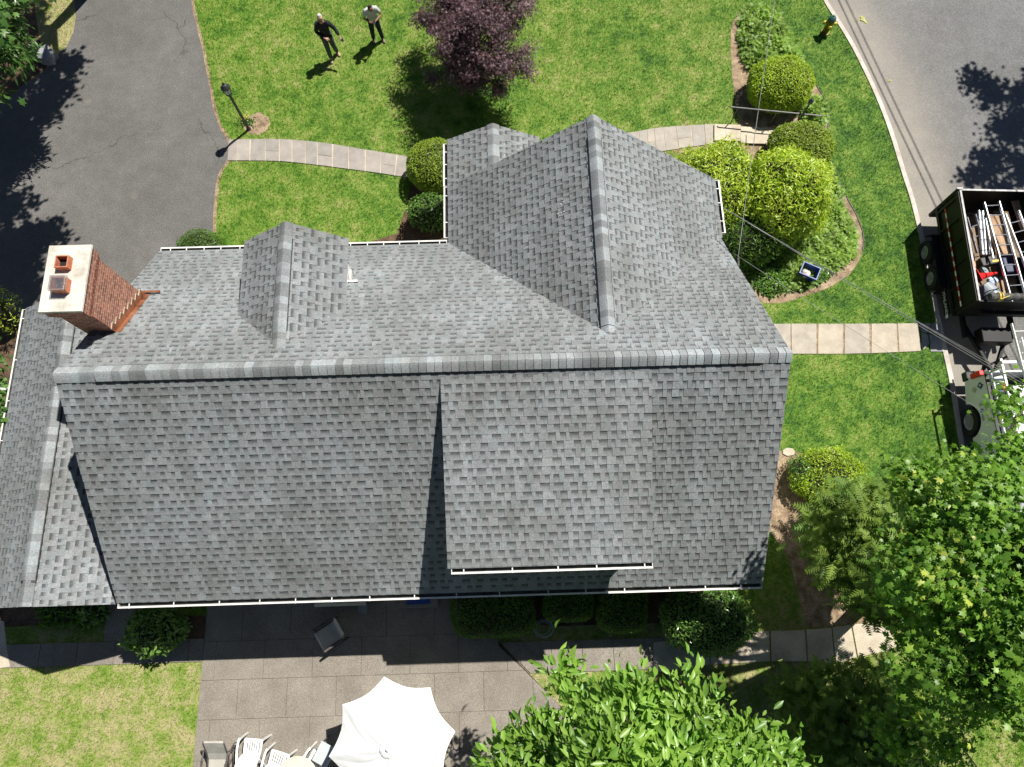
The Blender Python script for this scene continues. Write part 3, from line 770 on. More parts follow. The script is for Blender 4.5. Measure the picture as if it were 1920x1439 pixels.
m1 = .77; RZ = 6.60; RY = 4.38; XL, XR = -8.92, 5.70; RUN = 4.36
lv = math.hypot(1, m1)
roof = thing('roof', None, None); roof.parent = house; roof.location = (0, 0, 0)
roof['label'] = 'main gable roof with long ridge running side to side'
slope('roof_slope', (XL, RY - RUN, RZ - m1 * RUN), (1, 0, 0), (0, 1, m1), [(0, 0), (XR - XL, 0), (XR - XL, RUN * lv), (0, RUN * lv)], roof, 1)
slope('roof_slope', (XL, RY + RUN, RZ - m1 * RUN), (1, 0, 0), (0, -1, m1), [(0, 0), (XR - XL, 0), (XR - XL, RUN * lv), (0, RUN * lv)], roof, 2)
ridge(roof, (XL, RY, RZ), (XR, RY, RZ), .165, m1, 3, vs=(.055, .957))
EZ = RZ - m1 * RUN
gutter(roof, (XL + .02, RY - RUN - .01, EZ - .03), (XR - .02, RY - RUN - .01, EZ - .03), (0, -1, 0), hangers=.95)
gutter(roof, (XL + .02, RY + RUN + .01, EZ - .03), (-1.45, RY + RUN + .01, EZ - .03), (0, 1, 0), hangers=.47)
# wing
WX, WZ, WH, WF = 2.18, 6.05, 3.57, 10.45; mw = (WZ - EZ) / WH; lw_ = math.hypot(1, mw)
yb0 = RY + RUN - .02; yb1 = RY + (RZ - WZ) / m1
wroof = thing('roof', None, None); wroof.parent = house; wroof['label'] = 'steep front gable roof over the wing facing the lawn'
for sx, x0 in ((1, WX - WH), (-1, WX + WH)):
    # u along +y from back, v upslope
    slope('roof_slope', (x0, yb1 - .3, EZ), (0, 1, 0), (sx, 0, mw), [(yb0 - yb1 + .3, 0), (WF - yb1 + .3, 0), (WF - yb1 + .3, WH * lw_), (.3, WH * lw_)], wroof, 4 + sx)
ridge(wroof, (WX, WF, WZ), (WX, yb1 - .12, WZ), .15, mw, 9, vs=(.1, .93))
gutter(wroof, (WX - WH - .01, WF - .02, EZ - .03), (WX - WH - .01, yb0 + .22, EZ - .03), (-1, 0, 0), hangers=.8)
gutter(wroof, (WX + WH + .01, WF - .02, EZ - .03), (WX + WH + .01, yb0 + .15, EZ - .03), (1, 0, 0), hangers=.5)
# porch
PX, PZ, PF = -.16, 3.86, 11.9; PHl = PX - (-1.40); mp = (PZ - EZ) / PHl; lp = math.hypot(1, mp)
proof = thing('roof', None, None); proof.parent = house; proof['label'] = 'small low gable roof over the front porch'
slope('roof_slope', (PX - PHl, 10.2, EZ - .001), (0, 1, 0), (1, 0, mp), [(0, 0), (PF - 10.2, 0), (PF - 10.2, PHl * lp), (0, PHl * lp)], proof, 21)
slope('roof_slope', (PX + PHl, 10.2, EZ - .001), (0, 1, 0), (-1, 0, mp), [(0, 0), (PF - 10.2, 0), (PF - 10.2, PHl * lp), (0, PHl * lp)], proof, 22)
ridge(proof, (PX, PF, PZ), (PX, 10.2, PZ), .15, mp, 23, vent=False)
gutter(proof, (PX - PHl - .01, PF - .12, EZ - .035), (PX - PHl - .01, WF + .02, EZ - .035), (-1, 0, 0), hangers=.4)
# dormer
DX, DZ, DH, DF, DEZ = -4.70, 6.14, 1.17, 7.86, 5.32; md = (DZ - DEZ) / DH; ld = math.hypot(1, md)
dor = thing('dormer', None, None); dor.parent = house; dor['label'] = 'gabled dormer on the front slope near the chimney'
dyb0 = RY + (RZ - DEZ) / m1 - .03; dyb1 = RY + (RZ - DZ) / m1
for sx, x0 in ((1, DX - DH), (-1, DX + DH)):
    slope('roof_slope', (x0, dyb1 - .2, DEZ), (0, 1, 0), (sx, 0, md), [(dyb0 - dyb1 + .2, 0), (DF - dyb1 + .2, 0), (DF - dyb1 + .2, DH * ld), (.2, DH * ld)], dor, 14 + sx)
ridge(dor, (DX, DF, DZ), (DX, dyb1 - .25, DZ), .145, md, 19, vs=(.12, .80), lift=.04)
mb = MB(); hb = RZ - m1 * (DF - .25 - RY)
dw = DH - .16
mb.prism([(DX - dw, DF - .25), (DX + dw, DF - .25), (DX + dw, dyb0 - .2), (DX - dw, dyb0 - .2)], hb - .35, DEZ - .03)
mb.add([(DX - dw, DF - .25, DEZ - .031), (DX + dw, DF - .25, DEZ - .031), (DX, DF - .25, DZ - .14), (DX - dw, DF - .35, DEZ - .031), (DX + dw, DF - .35, DEZ - .031), (DX, DF - .35, DZ - .14)], [(0, 2, 1), (3, 4, 5)])
mb.build('wall', M['white'], dor)
mb = MB(); mb.box((DX, DF - .24, hb + .75), (.8, .03, .85)); wd = mb.build('window', M['white'], dor)
mb = MB(); mb.box((DX, DF - .222, hb + .75), (.66, .02, .7)); mb.build('pane', M['glass'], wd)
# step flashing beside the dormer: white corner board foot and lead
mb = MB(); zf = lambda y: RZ - m1 * (y - RY) + .03
mb.box((DX + dw + .10, 7.18, zf(7.18) + .02), (.26, .05, .035)); mb.beam((DX + dw + .012, 7.55, zf(7.55) + .06), (DX + dw + .06, 7.2, zf(7.2) + .03), .035, .1)
mb.build('step_flashing', M['white'], dor)
# shed dormer at the back
SX0, SX1, SY, SZ = -1.31, 2.92, .50, 4.94; sy1 = RY - .17; sz1 = RZ - .15
ms = (sz1 - SZ) / (sy1 - SY); ls = math.hypot(1, ms)
shed = thing('shed_dormer', None, None); shed.parent = house; shed['label'] = 'wide shed dormer on the rear slope casting a dark wedge'
slope('roof_slope', (SX0, SY, SZ), (1, 0, 0), (0, 1, ms), [(0, 0), (SX1 - SX0, 0), (SX1 - SX0, (sy1 - SY) * ls), (0, (sy1 - SY) * ls)], shed, 31)
gutter(shed, (SX0 + .08, SY - .01, SZ - .03), (SX1 - .01, SY - .01, SZ - .03), (0, -1, 0), hangers=.85)
mb = MB(); x0, x1 = SX0 + .14, SX1 - .14; yf = SY + .28
zr = lambda y: RZ - m1 * abs(y - RY) - .3
zt = lambda y: SZ + ms * (y - SY) - .10
vs = [(x, y, z(y)) for x in (x0, x1) for y, z in ((yf, zr), (sy1 - .6, zr), (sy1 - .6, zt), (yf, zt))]
mb.add(vs, [(0, 3, 2, 1), (4, 5, 6, 7), (0, 4, 7, 3), (3, 7, 6, 2), (1, 2, 6, 5), (0, 1, 5, 4)]); mb.build('wall', M['white'], shed)
for k in range(3):
    mb = MB(); cx_ = SX0 + .8 + k * 1.3; mb.box((cx_, yf - .012, SZ - .48), (.72, .03, .5)); wd = mb.build('window', M['white'], shed)
    mb = MB(); mb.box((cx_, yf - .03, SZ - .48), (.6, .016, .4)); mb.build('pane', M['glass'], wd)
# garage / left wing
GX, GZ, GEZ, GH = -10.58, 3.92, 2.66, 1.95; mg = (GZ - GEZ) / GH; lg = math.hypot(1, mg); GY0, GY1 = -.02, 7.5
gar = thing('roof', None, None); gar.parent = house; gar['label'] = 'lower gable roof of the side wing left of the main roof'
slope('roof_slope', (GX - GH, GY0, GEZ), (0, 1, 0), (1, 0, mg), [(0, 0), (GY1 - GY0, 0), (GY1 - GY0, GH * lg), (0, GH * lg)], gar, 41)
hr = -8.60 - GX
slope('roof_slope', (GX + hr, GY0, GZ - mg * hr), (0, 1, 0), (-1, 0, mg), [(0, 0), (GY1 - GY0, 0), (GY1 - GY0, hr * lg), (0, hr * lg)], gar, 42)
ridge(gar, (GX, GY1, GZ), (GX, GY0 + .02, GZ), .15, mg, 43, vs=(.03, .935), lift=.045)
gutter(gar, (GX - GH - .01, GY1 - .02, GEZ - .03), (GX - GH - .01, GY0 + .9, GEZ - .03), (-1, 0, 0), hangers=1.1)
mb = MB(); mb.tube([(GX - GH - .10, 5.35, GEZ - .14), (GX - GH - .5, 5.36, GEZ - .2), (GX - GH - .95, 5.30, GEZ - .38), (GX - GH - 1.3, 5.2, GEZ - .6)], .045, 8)
mb.build('downspout', M['white'], gar)
# walls
mb = MB(); mb.prism([(-8.6, .42), (5.4, .42), (5.4, 8.35), (-8.6, 8.35)], 0, EZ - .02)
mb.build('wall', M['white'], house)
mb = MB()
for x in (-8.6, 5.4):
    mb = MB(); mb.add([(x, .42, EZ - .019), (x, 8.35, EZ - .019), (x, RY, RZ - .2), (x - .1 * np.sign(x), .42, EZ - .019), (x - .1 * np.sign(x), 8.35, EZ - .019), (x - .1 * np.sign(x), RY, RZ - .2)], [(0, 1, 2), (3, 5, 4), (0, 2, 5, 3), (1, 4, 5, 2), (0, 3, 4, 1)])
    mb.build('gable_wall', M['white'], house)
mb = MB(); a, b = WX - WH + .3, WX + WH - .3
mb.prism([(a, 8.36), (b, 8.36), (b, 10.1), (a, 10.1)], 0, EZ - .1); mb.add([(a, 10.1, EZ - .099), (b, 10.1, EZ - .099), (WX, 10.1, WZ - .35), (a, 10.0, EZ - .099), (b, 10.0, EZ - .099), (WX, 10.0, WZ - .35)], [(0, 2, 1), (3, 4, 5), (0, 3, 5, 2), (1, 2, 5, 4), (0, 1, 4, 3)])
mb.build('wall', M['white'], house)
mb = MB()
for x in (PX - 1.05, PX + 1.05): mb.box((x, 11.7, (EZ - .15) / 2), (.14, .14, EZ - .15))
mb.box((PX, 11.7, EZ - .15), (2.4, .16, .14)); mb.build('porch_post', M['white'], house)
mb = MB(); mb.box((PX, 10.95, .12), (2.5, 1.7, .24)); mb.build('porch_floor', M['walk'], house)
mb = MB(); mb.box((PX, 10.13, 1.25), (.95, .05, 2.05)); dd = mb.build('door', M['blue'], house)
mb = MB(); mb.tube([(PX + .38, 10.16, 1.1), (PX + .38, 10.22, 1.1)], .03, 10); mb.build('handle', M['bronze'], dd)
mb = MB(); mb.prism([(GX - GH + .25, .25), (-8.62, .25), (-8.62, 7.1), (GX - GH + .25, 7.1)], 0, GEZ - .1)
g0 = (GX - GH + .25, -8.62)
for y in (.25, 7.1):
    mb.add([(g0[0], y, GEZ - .099), (g0[1], y, GEZ - .099), (g0[1], y, GZ - mg * hr - .12), (GX, y, GZ - .14)], [(0, 1, 2, 3)])
mb.build('wall', M['white'], house)
mb = MB(); mb.box((GX, 7.13, 1.1), (2.5, .05, 2.1)); mb.build('garage_door', M['chair'], house)
for xx, zz, wd_, ht_ in ((-6.2, 1.6, 1.2, 1.2), (-3.9, 1.6, 1.2, 1.2), (1.2, 1.6, 1.4, 1.2), (4.0, 1.6, 1.2, 1.2)):
    mb = MB(); mb.box((xx, .405, zz), (wd_, .04, ht_)); w_o = mb.build('window', M['white'], house)
    mb = MB(); mb.box((xx, .375, zz), (wd_ - .14, .02, ht_ - .14)); mb.build('pane', M['glass'], w_o)
for yy in (2.4, 6.2):
    mb = MB(); mb.box((5.415, yy, 1.7), (.04, 1.1, 1.3)); w_o = mb.build('window', M['white'], house)
    mb = MB(); mb.box((5.445, yy, 1.7), (.02, .96, 1.16)); mb.build('pane', M['glass'], w_o)
mb = MB(); mb.box((-1.9, .40, 1.1), (.95, .05, 2.05)); dd = mb.build('door', M['white'], house)
mb = MB(); mb.tube([(-1.55, .37, 1.05), (-1.55, .31, 1.05)], .03, 10); mb.build('handle', M['bronze'], dd)
# chimney
CX0, CX1, CY0, CY1, CZ = -9.10, -8.26, 5.50, 6.94, 7.06
chim = thing('chimney', None, None); chim.parent = house; chim['label'] = 'red brick chimney with pale cement cap'
def brickbox(mb, uvs, x0, x1, y0, y1, z0, z1):
    b = len(mb.v)
    mb.add([(x0, y0, z0), (x1, y0, z0), (x1, y1, z0), (x0, y1, z0), (x0, y0, z1), (x1, y0, z1), (x1, y1, z1), (x0, y1, z1)],
           [(0, 1, 5, 4), (1, 2, 6, 5), (2, 3, 7, 6), (3, 0, 4, 7), (4, 5, 6, 7), (3, 2, 1, 0)])
    for f in mb.f[-6:]:
        vs = [Vector(mb.v[i]) for i in f]; nn = (vs[1] - vs[0]).cross(vs[2] - vs[0]).normalized()
        for p in vs:
            uvs.append((p.x if abs(nn.y) > .5 else p.y, p.z) if abs(nn.z) < .5 else (p.x, p.y))
mb = MB(); uvs = []; i_ = .10
brickbox(mb, uvs, CX0 + i_, CX1 - i_ + .02, CY0 + i_, CY1 - i_, 0, CZ - .46)
for k, (ins, z0, z1) in enumerate(((.075, -.46, -.38), (.05, -.38, -.30), (.025, -.30, -.10), (.045, -.10, -.03))):
    brickbox(mb, uvs, CX0 + ins, CX1 - ins, CY0 + ins, CY1 - ins, CZ + z0, CZ + z1)
o = mb.build('brick_shaft', M['brick'], chim)
uvl = o.data.uv_layers.new(name='UVMap'); uvl.data.foreach_set('uv', [c_ for u_ in uvs for c_ in u_])
mb = MB(); mb.box(((CX0 + CX1) / 2, (CY0 + CY1) / 2, CZ - .005), (CX1 - CX0 + .02, CY1 - CY0 + .02, .055), taper=.985); mb.build('chimney_cap', M['cap'], chim, bevel=.008)
def flue(cx, cy, s_, h, screen):
    mb = MB(); z0 = CZ + .02; t = .022
    for dx, dy, wx_, wy_ in ((-1, 0, t, s_), (1, 0, t, s_), (0, -1, s_ - 2 * t, t), (0, 1, s_ - 2 * t, t)):
        mb.box((cx + dx * (s_ / 2 - t / 2), cy + dy * (s_ / 2 - t / 2), z0 + h / 2), (wx_, wy_, h))
    fl = mb.build('flue', M['clay'], chim)
    mb = MB(); mb.box((cx, cy, z0 + .01), (s_ - 2 * t - .002, s_ - 2 * t - .002, .01)); mb.build('flue_throat', M['black'], fl)
    if screen:
        mb = MB(); n = 13; s2 = s_ + .02
        for k in range(n):
            q = -s2 / 2 + k * s2 / (n - 1)
            mb.beam((cx + q, cy - s2 / 2, z0 + h + .03), (cx + q, cy + s2 / 2, z0 + h + .03), .005, .005)
            mb.beam((cx - s2 / 2, cy + q, z0 + h + .034), (cx + s2 / 2, cy + q, z0 + h + .034), .005, .005)
            for e in (-1, 1):
                mb.beam((cx + q, cy + e * s2 / 2, z0 + h - .05), (cx + q, cy + e * s2 / 2, z0 + h + .03), .005, .005)
                mb.beam((cx + e * s2 / 2, cy + q, z0 + h - .05), (cx + e * s2 / 2, cy + q, z0 + h + .03), .005, .005)
        mb.build('spark_screen', M['alu'], fl)
f1_ = at(116, 491, CZ + .15); flue(f1_.x, f1_.y, .26, .15, False)
f2_ = at(109, 532, CZ + .2); flue(f2_.x, f2_.y, .28, .2, True)
mb = MB(); xf = CX1 - i_ + .02 + .006
zz_ = lambda y: RZ - m1 * (y - RY)
ya, yb_ = CY0 + i_ - .02, CY1 - i_ + .05; k = 8
for s_ in range(k):
    y0 = ya + (yb_ - ya) * s_ / k; y1 = ya + (yb_ - ya) * (s_ + 1) / k; zt_ = zz_(y0) + .20
    mb.add([(xf, y0, zz_(y0) - .1), (xf, y1, zz_(y1) - .1), (xf, y1, zt_), (xf, y0, zt_), (xf - .008, y0, zz_(y0) - .1), (xf - .008, y1, zz_(y1) - .1), (xf - .008, y1, zt_), (xf - .008, y0, zt_)], [(0, 1, 2, 3), (3, 2, 6, 7), (4, 7, 6, 5), (0, 3, 7, 4), (1, 5, 6, 2)])
mb.add([(xf, ya, zz_(ya) + .035), (xf + .10, ya, zz_(ya) + .028), (xf + .10, yb_, zz_(yb_) + .028), (xf, yb_, zz_(yb_) + .035)], [(0, 1, 2, 3)])
mb.box((xf + .08, yb_ + .06, zz_(yb_) + .05), (.5, .05, .03)); mb.box((-9.0 + .02, ya - .03, zz_(ya) - .35), (.2, .1, .05))
mb.build('flashing', M['copper'], chim)
mb = MB()
for s_ in range(k):
    y0 = ya + (yb_ - ya) * s_ / k; y1 = ya + (yb_ - ya) * (s_ + 1) / k; zt_ = zz_(y0) + .20
    mb.box((xf + .002, (y0 + y1) / 2, zt_ + .006), (.012, y1 - y0, .014)); mb.box((xf + .002, y1, (zt_ + zz_(y1) + .2) / 2), (.012, .012, abs(zt_ - zz_(y1) - .2) + .02))
mb.build('mortar_joint', M['walk'], chim)
# paint scrapes on the wing slope
mb = MB(); u_ = Vector((1, 0, mw)).normalized()
for (x_, y_) in ((1.42, 8.52), (1.38, 8.28)):
    for k in range(4):
        mb = MB(); p = Vector((x_ + rnd.uniform(-.07, .07), y_ + rnd.uniform(-.05, .05), 0)); p.z = EZ + mw * (p.x - (WX - WH)) + .036; s_ = rnd.uniform(.012, .03)
        mb.add([p - u_ * s_ - Vector((0, s_ * .5, 0)), p + u_ * s_ - Vector((0, s_ * .4, 0)), p + u_ * s_ * .8 + Vector((0, s_ * .5, 0)), p - u_ * s_ + Vector((0, s_ * .5, 0))], [(0, 1, 2, 3)])
        mb.build('scuff_mark', M['letter'], wroof)

# doorstep, mat, bench with things, under the rear eave
p = at(786, 1138); mb = MB(); mb.box((p.x, .02, .09), (1.05, .75, .18)); tag(mb.build('doorstep', M['patio'], bevel=.01), 'tan concrete doorstep under the rear eave', 'step')
mb = MB(); mb.box((p.x, -.05, .192), (.62, .42, .02)); tag(mb.build('doormat', M['blue']), 'dark blue mat lying on the doorstep under the rear eave', 'mat')
p = at(645, 1133); t = thing('garden_bench', 'pale wooden bench half hidden under the rear eave', 'bench', (p.x, -.02, 0))
mb = MB(); 
for k in range(4): mb.box((p.x, -.2 + k * .11, .43), (1.35, .095, .03))
mb.build('seat', M['cream'], t)
for sx in (-.6, .6):
    mb = MB(); mb.box((p.x + sx, -.02, .205), (.06, .38, .41)); mb.build('leg', M['wood'], t)
mb = MB(); q = at(681, 1141, .2); mb.lathe((q.x, q.y, .04), [(.09, 0), (.13, .24), (.14, .25), (.12, .25), (.10, .2)], 14); tag(mb.build('flower_pot', M['grey']), 'small empty grey pot on the patio beside the bench', 'pot')

# ------------------------------------------------------------------ FOLIAGE
def unit(a): return a / np.maximum(np.linalg.norm(a, axis=-1, keepdims=True), 1e-9)
# leaf templates: (x across, y along, z fold); triangles
LT = {
 'oval': ([(0, 0, 0), (.17, .30, .06), (.18, .62, .04), (0, 1, -.16), (-.18, .62, .04), (-.17, .30, .06), (0, .5, -.03)],
          [(0, 1, 6), (1, 2, 6), (2, 3, 6), (3, 4, 6), (4, 5, 6), (5, 0, 6)]),
 'quad': ([(0, 0, 0), (.22, .5, .03), (0, 1, 0), (-.22, .5, .03)], [(0, 1, 2), (0, 2, 3)]),
 'long': ([(0, 0, 0), (.12, .45, .03), (0, 1, -.08), (-.12, .45, .03)], [(0, 1, 2), (0, 2, 3)]),
 'maple': ([(0, 0, 0), (.18, .12, .02), (.46, .18, -.04), (.24, .38, .03), (.48, .62, -.04), (.14, .62, .04), (0, 1, -.06), (-.14, .62, .04), (-.48, .62, -.04), (-.24, .38, .03), (-.46, .18, -.04), (-.18, .12, .02)],
           [(0, 1, 11), (1, 2, 3), (1, 3, 11), (11, 3, 9), (3, 4, 5), (3, 5, 9), (5, 6, 7), (5, 7, 9), (9, 7, 8), (11, 9, 10)]),
 'palm': ([(0, 0, 0), (.07, .3, .01), (.42, .45, -.05), (.08, .42, .01), (.30, .85, -.06), (.04, .5, .02), (0, 1, -.08), (-.04, .5, .02), (-.30, .85, -.06), (-.08, .42, .01), (-.42, .45, -.05), (-.07, .3, .01)],
          [(0, 1, 11), (1, 2, 3), (3, 4, 5), (5, 6, 7), (7, 8, 9), (9, 10, 11), (1, 3, 11), (3, 9, 11), (3, 5, 9), (5, 7, 9)]),
}
fv = [(0, 0, 0), (.03, .0, 0), (0, 1, -.15)]; ff = [(0, 1, 2)]
for i_f in range(6):
    y_ = .06 + i_f * .14; ln_ = .38 * (1 - y_ * .72)
    for sg_ in (-1, 1):
        b_ = len(fv); fv += [(0, y_, .0), (0, y_ + .13, -.01), (sg_ * ln_, y_ + ln_ * .75, -.05 + .03 * (i_f % 2))]; ff.append((b_, b_ + 1, b_ + 2) if sg_ < 0 else (b_, b_ + 2, b_ + 1))
LT['frond'] = (fv, ff)

def leaf_arrays(P, Nn, size, shape, jit=.6, droop=0, lean=None, rng=RNG):
    """one leaf per point: Nn = preferred face normal"""
    T, Fc = LT[shape]; T = np.array(T); Fc = np.array(Fc); n = len(P)
    z = unit(Nn + rng.normal(0, jit, (n, 3)))
    d = rng.normal(0, 1, (n, 3)) if lean is None else lean + rng.normal(0, .45, (n, 3))
    d[:, 2] -= droop
    y = unit(d - z * (d * z).sum(1, keepdims=True)); x = np.cross(y, z)
    s = size * rng.uniform(.65, 1.25, n)
    V = P[:, None, :] + s[:, None, None] * (T[None, :, 0:1] * x[:, None, :] + T[None, :, 1:2] * y[:, None, :] + T[None, :, 2:3] * z[:, None, :])
    F = (Fc[None] + (np.arange(n) * len(T))[:, None, None]).reshape(-1, 3)
    return V.reshape(-1, 3), F, len(T)

def add_foliage(name, parts, mats, parent=None):
    Vs, Fs, Ts, Ms = [], [], [], []; b = 0
    for V, F, t, mi in parts:
        Vs.append(V); Fs.append(F + b); Ts.append(t); Ms.append(np.full(len(F), mi)); b += len(V)
    return npmesh(name, np.vstack(Vs), np.vstack(Fs), mats, np.concatenate(Ts), parent, np.concatenate(Ms))

def core_arrays(c, r, e=2.0, n=20, m=12, squash=0.0):
    th = np.linspace(0, 2 * PI, n, endpoint=False); ph = np.linspace(-PI / 2, PI / 2, m)
    f = lambda w, q: np.sign(w) * np.abs(w) ** (2 / q)
    V = []
    for p_ in ph:
        for t_ in th: V.append((f(math.cos(p_), e) * f(math.cos(t_), e) * r[0], f(math.cos(p_), e) * f(math.sin(t_), e) * r[1], f(math.sin(p_), e) * r[2]))
    V = np.array(V) + np.array(c); F = []
    for i in range(m - 1):
        for j in range(n):
            a = i * n + j; b2 = i * n + (j + 1) % n; F += [(a, b2, b2 + n), (a, b2 + n, a + n)]
    return V, np.array(F)

def shrub(name, label, cat, c, r, mat, n, size, shape='quad', e=2.0, rz=0, group=None, jit=.55, lump=.06, floor=0.0, up=.25, stem=True, coreS=.88, tone=(0.1, .9)):
    """clipped shrub: a dense leaf shell over dark twigs; c = centre of its base"""
    rng = RNG; R3 = np.array(r, float)
    d = unit(rng.normal(0, 1, (int(n * 1.5), 3))); d = d[d[:, 2] > -.55][:n]
    f = (np.abs(d) ** e).sum(1) ** (-1 / e)
    rad = 1 + rng.normal(0, lump * .5, len(d))
    ph = rng.uniform(0, 6.28, 6)
    rad += lump * np.sin(d[:, 0] * 5 + ph[0]) * np.sin(d[:, 1] * 5 + ph[1]) + lump * .6 * np.sin(d[:, 2] * 7 + ph[2]) * np.sin(d[:, 0] * 9 + ph[3])
    P = d * f[:, None] * rad[:, None] * R3
    Nn = unit(np.sign(d) * np.abs(P / R3) ** (e - 1) / R3)
    Nn[:, 2] += up
    ca, sa = math.cos(rz), math.sin(rz)
    rot = np.array([[ca, -sa, 0], [sa, ca, 0], [0, 0, 1]])
    C = np.array((c[0], c[1], c[2] + R3[2] * .92))
    P = P @ rot.T + C; Nn = Nn @ rot.T
    P[:, 2] = np.maximum(P[:, 2], floor + .03)
    t = thing(name, label, cat, (c[0], c[1], c[2]), 0, group)
    V, F, k = leaf_arrays(P, unit(Nn), size, shape, jit)
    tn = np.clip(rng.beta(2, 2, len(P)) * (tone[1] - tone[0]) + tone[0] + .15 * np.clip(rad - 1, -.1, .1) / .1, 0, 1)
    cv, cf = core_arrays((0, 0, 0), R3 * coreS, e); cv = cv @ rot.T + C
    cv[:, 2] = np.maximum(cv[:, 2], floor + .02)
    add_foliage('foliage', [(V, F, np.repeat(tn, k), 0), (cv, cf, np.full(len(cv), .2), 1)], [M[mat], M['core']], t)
    if stem:
        mb = MB()
        for q in range(3):
            a = q * 2.1; mb.tube([(c[0] + .05 * math.cos(a), c[1] + .05 * math.sin(a), c[2]), (c[0] + .2 * r[0] * math.cos(a), c[1] + .2 * r[1] * math.sin(a), c[2] + r[2] * .8)], [.03, .015], 6)
        mb.build('stem', M['bark'], t)
    return t

def tree(name, label, cat, base, blobs, mat, shape, size, per, bark='bark', trunk=.12, jit=.5, cl=.34, ncl=None, droop=.2, up=.9, group=None, limbs=True, top=None, shell=(.55, 1.0), tone=(.1, .9), brtip=.2, leanout=0, flat=.55):
    """blobs = [(x,y,z,r) or (x,y,z,r,rz)]; leaf clusters sit on the blobs' shells, limbs reach into them"""
    rng = RNG; t = thing(name, label, cat, base, 0, group)
    CP, CN, tips = [], [], []
    for b in blobs:
        x, y, z, r = b[:4]; rzz = b[4] if len(b) > 4 else r * .75
        m = max(3, int((ncl or 9) * r * r)); d = unit(rng.normal(0, 1, (m, 3))); rr = rng.uniform(*shell, m)[:, None]
        p = np.array((x, y, z)) + d * rr * np.array((r, r, rzz)); CP.append(p); CN.append(d)
        for q in p[:max(2, m // 5)]: tips.append((Vector(q), Vector((x, y, z))))
    CP = np.vstack(CP); CN = np.vstack(CN); m = len(CP)
    idx = np.repeat(np.arange(m), per)
    off = rng.normal(0, 1, (len(idx), 3)) * np.array((cl, cl, cl * flat)) * .55
    P = CP[idx] + off
    Nn = unit(np.array((0, 0, up)) + CN[idx] * .55 + off / cl * .35)
    lean = unit(off + CN[idx] * .4) if leanout else None
    V, F, k = leaf_arrays(P, Nn, size, shape, jit, droop, lean)
    ctone = rng.uniform(-.18, .18, m)[idx]
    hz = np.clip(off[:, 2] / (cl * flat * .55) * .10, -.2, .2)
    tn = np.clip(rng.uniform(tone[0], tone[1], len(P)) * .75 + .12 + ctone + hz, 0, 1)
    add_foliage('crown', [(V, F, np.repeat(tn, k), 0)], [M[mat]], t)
    mb = MB(); B = Vector(base)
    cen = Vector((sum(b[0] for b in blobs) / len(blobs), sum(b[1] for b in blobs) / len(blobs), 0))
    zt = top if top else min(b[2] for b in blobs)
    fork = Vector((B.x + (cen.x - B.x) * .25, B.y + (cen.y - B.y) * .25, B.z + (zt - B.z) * .55))
    mb.tube([B - Vector((0, 0, .1)), B + Vector((0, 0, .15)), B.lerp(fork, .5) + Vector((.03, -.02, 0)), fork], [trunk * 1.5, trunk * 1.1, trunk * .95, trunk * .85], 10)
    mb.build('trunk', M[bark], t, smooth=True)
    if limbs:
        mb = MB()
        for b in blobs:
            c = Vector(b[:3]); mid = fork.lerp(c, .5) + Vector((rnd.uniform(-.15, .15), rnd.uniform(-.15, .15), rnd.uniform(.05, .35)))
            mb.tube([fork, mid, c], [trunk * .6, trunk * .38, trunk * .2], 7)
        for q, c in tips:
            a = c.lerp(q, .15); mb.tube([a, a.lerp(q, .55) + Vector((rnd.uniform(-.08, .08), rnd.uniform(-.08, .08), rnd.uniform(0, .12))), q], [trunk * brtip, trunk * brtip * .6, .008], 5, cap=False)
        mb.build('limb', M[bark], t, smooth=True)
    return t
def B(px_, py_, z, r, *a):
    p = at(px_, py_, z); return (p.x, p.y, z, r) + a
def gp(px_, py_, z=0): return tuple(at(px_, py_, z))

# purple maple on the front lawn
tree('purple_maple_tree', 'dark purple cut-leaf maple standing on the front lawn', 'tree', gp(878, 165),
     [B(895, 0, 3.1, 1.15), B(830, 5, 2.8, .75), B(960, 5, 3.0, .75), B(930, -70, 3.3, 1.2), B(850, -80, 3.2, 1.1), B(870, 50, 2.9, 1.0), B(935, 45, 2.8, .75), B(808, 35, 2.35, .42), B(785, 36, 2.3, .2), B(862, 82, 2.4, .85), B(905, 108, 2.2, .85),
      B(958, 112, 2.0, .60), B(986, 92, 1.95, .26), B(985, 128, 1.7, .32), B(845, 118, 1.5, .55), B(815, 148, 1.25, .22), B(935, 150, 1.35, .42), B(880, 135, 1.3, .75), B(940, 165, 1.0, .2)],
     'purple', 'palm', .125, 84, trunk=.07, ncl=46, cl=.27, droop=.9, up=1.0, jit=.42, shell=(.25, 1.0), flat=.5, tone=(.0, 1.0))
# big street-side maple at lower right
mp_blobs = [B(1912, 775, 7.2, .42), B(1905, 850, 7.5, .6), B(1790, 880, 7.2, .36), B(1712, 900, 7.3, .30), B(1865, 940, 7.8, .75), B(1745, 965, 7.5, .65), B(1825, 1000, 8.1, .8), B(1905, 1020, 8.2, .9), B(1700, 1040, 7.2, .5),
            B(1780, 1085, 8.1, .8), B(1890, 1120, 8.3, .8), B(1850, 1190, 8.0, .75), B(1745, 1150, 7.4, .7), B(1925, 1220, 8.2, .9), B(1800, 1260, 7.5, .85), B(1728, 1215, 6.8, .42), B(1870, 1310, 7.2, .7), B(1760, 1330, 6.6, .65), B(1950, 1340, 7.5, .7),
            B(1685, 1110, 6.4, .38), B(2010, 1080, 8.2, 1.1), B(1722, 1290, 5.8, .42), B(2020, 1260, 7.4, 1.0), B(1690, 1380, 5.2, .5), B(1790, 1400, 5.6, .3), B(2140, 1200, 8, 1.2), B(2160, 1360, 7.4, 1.3), B(2060, 1430, 7.2, .9)]
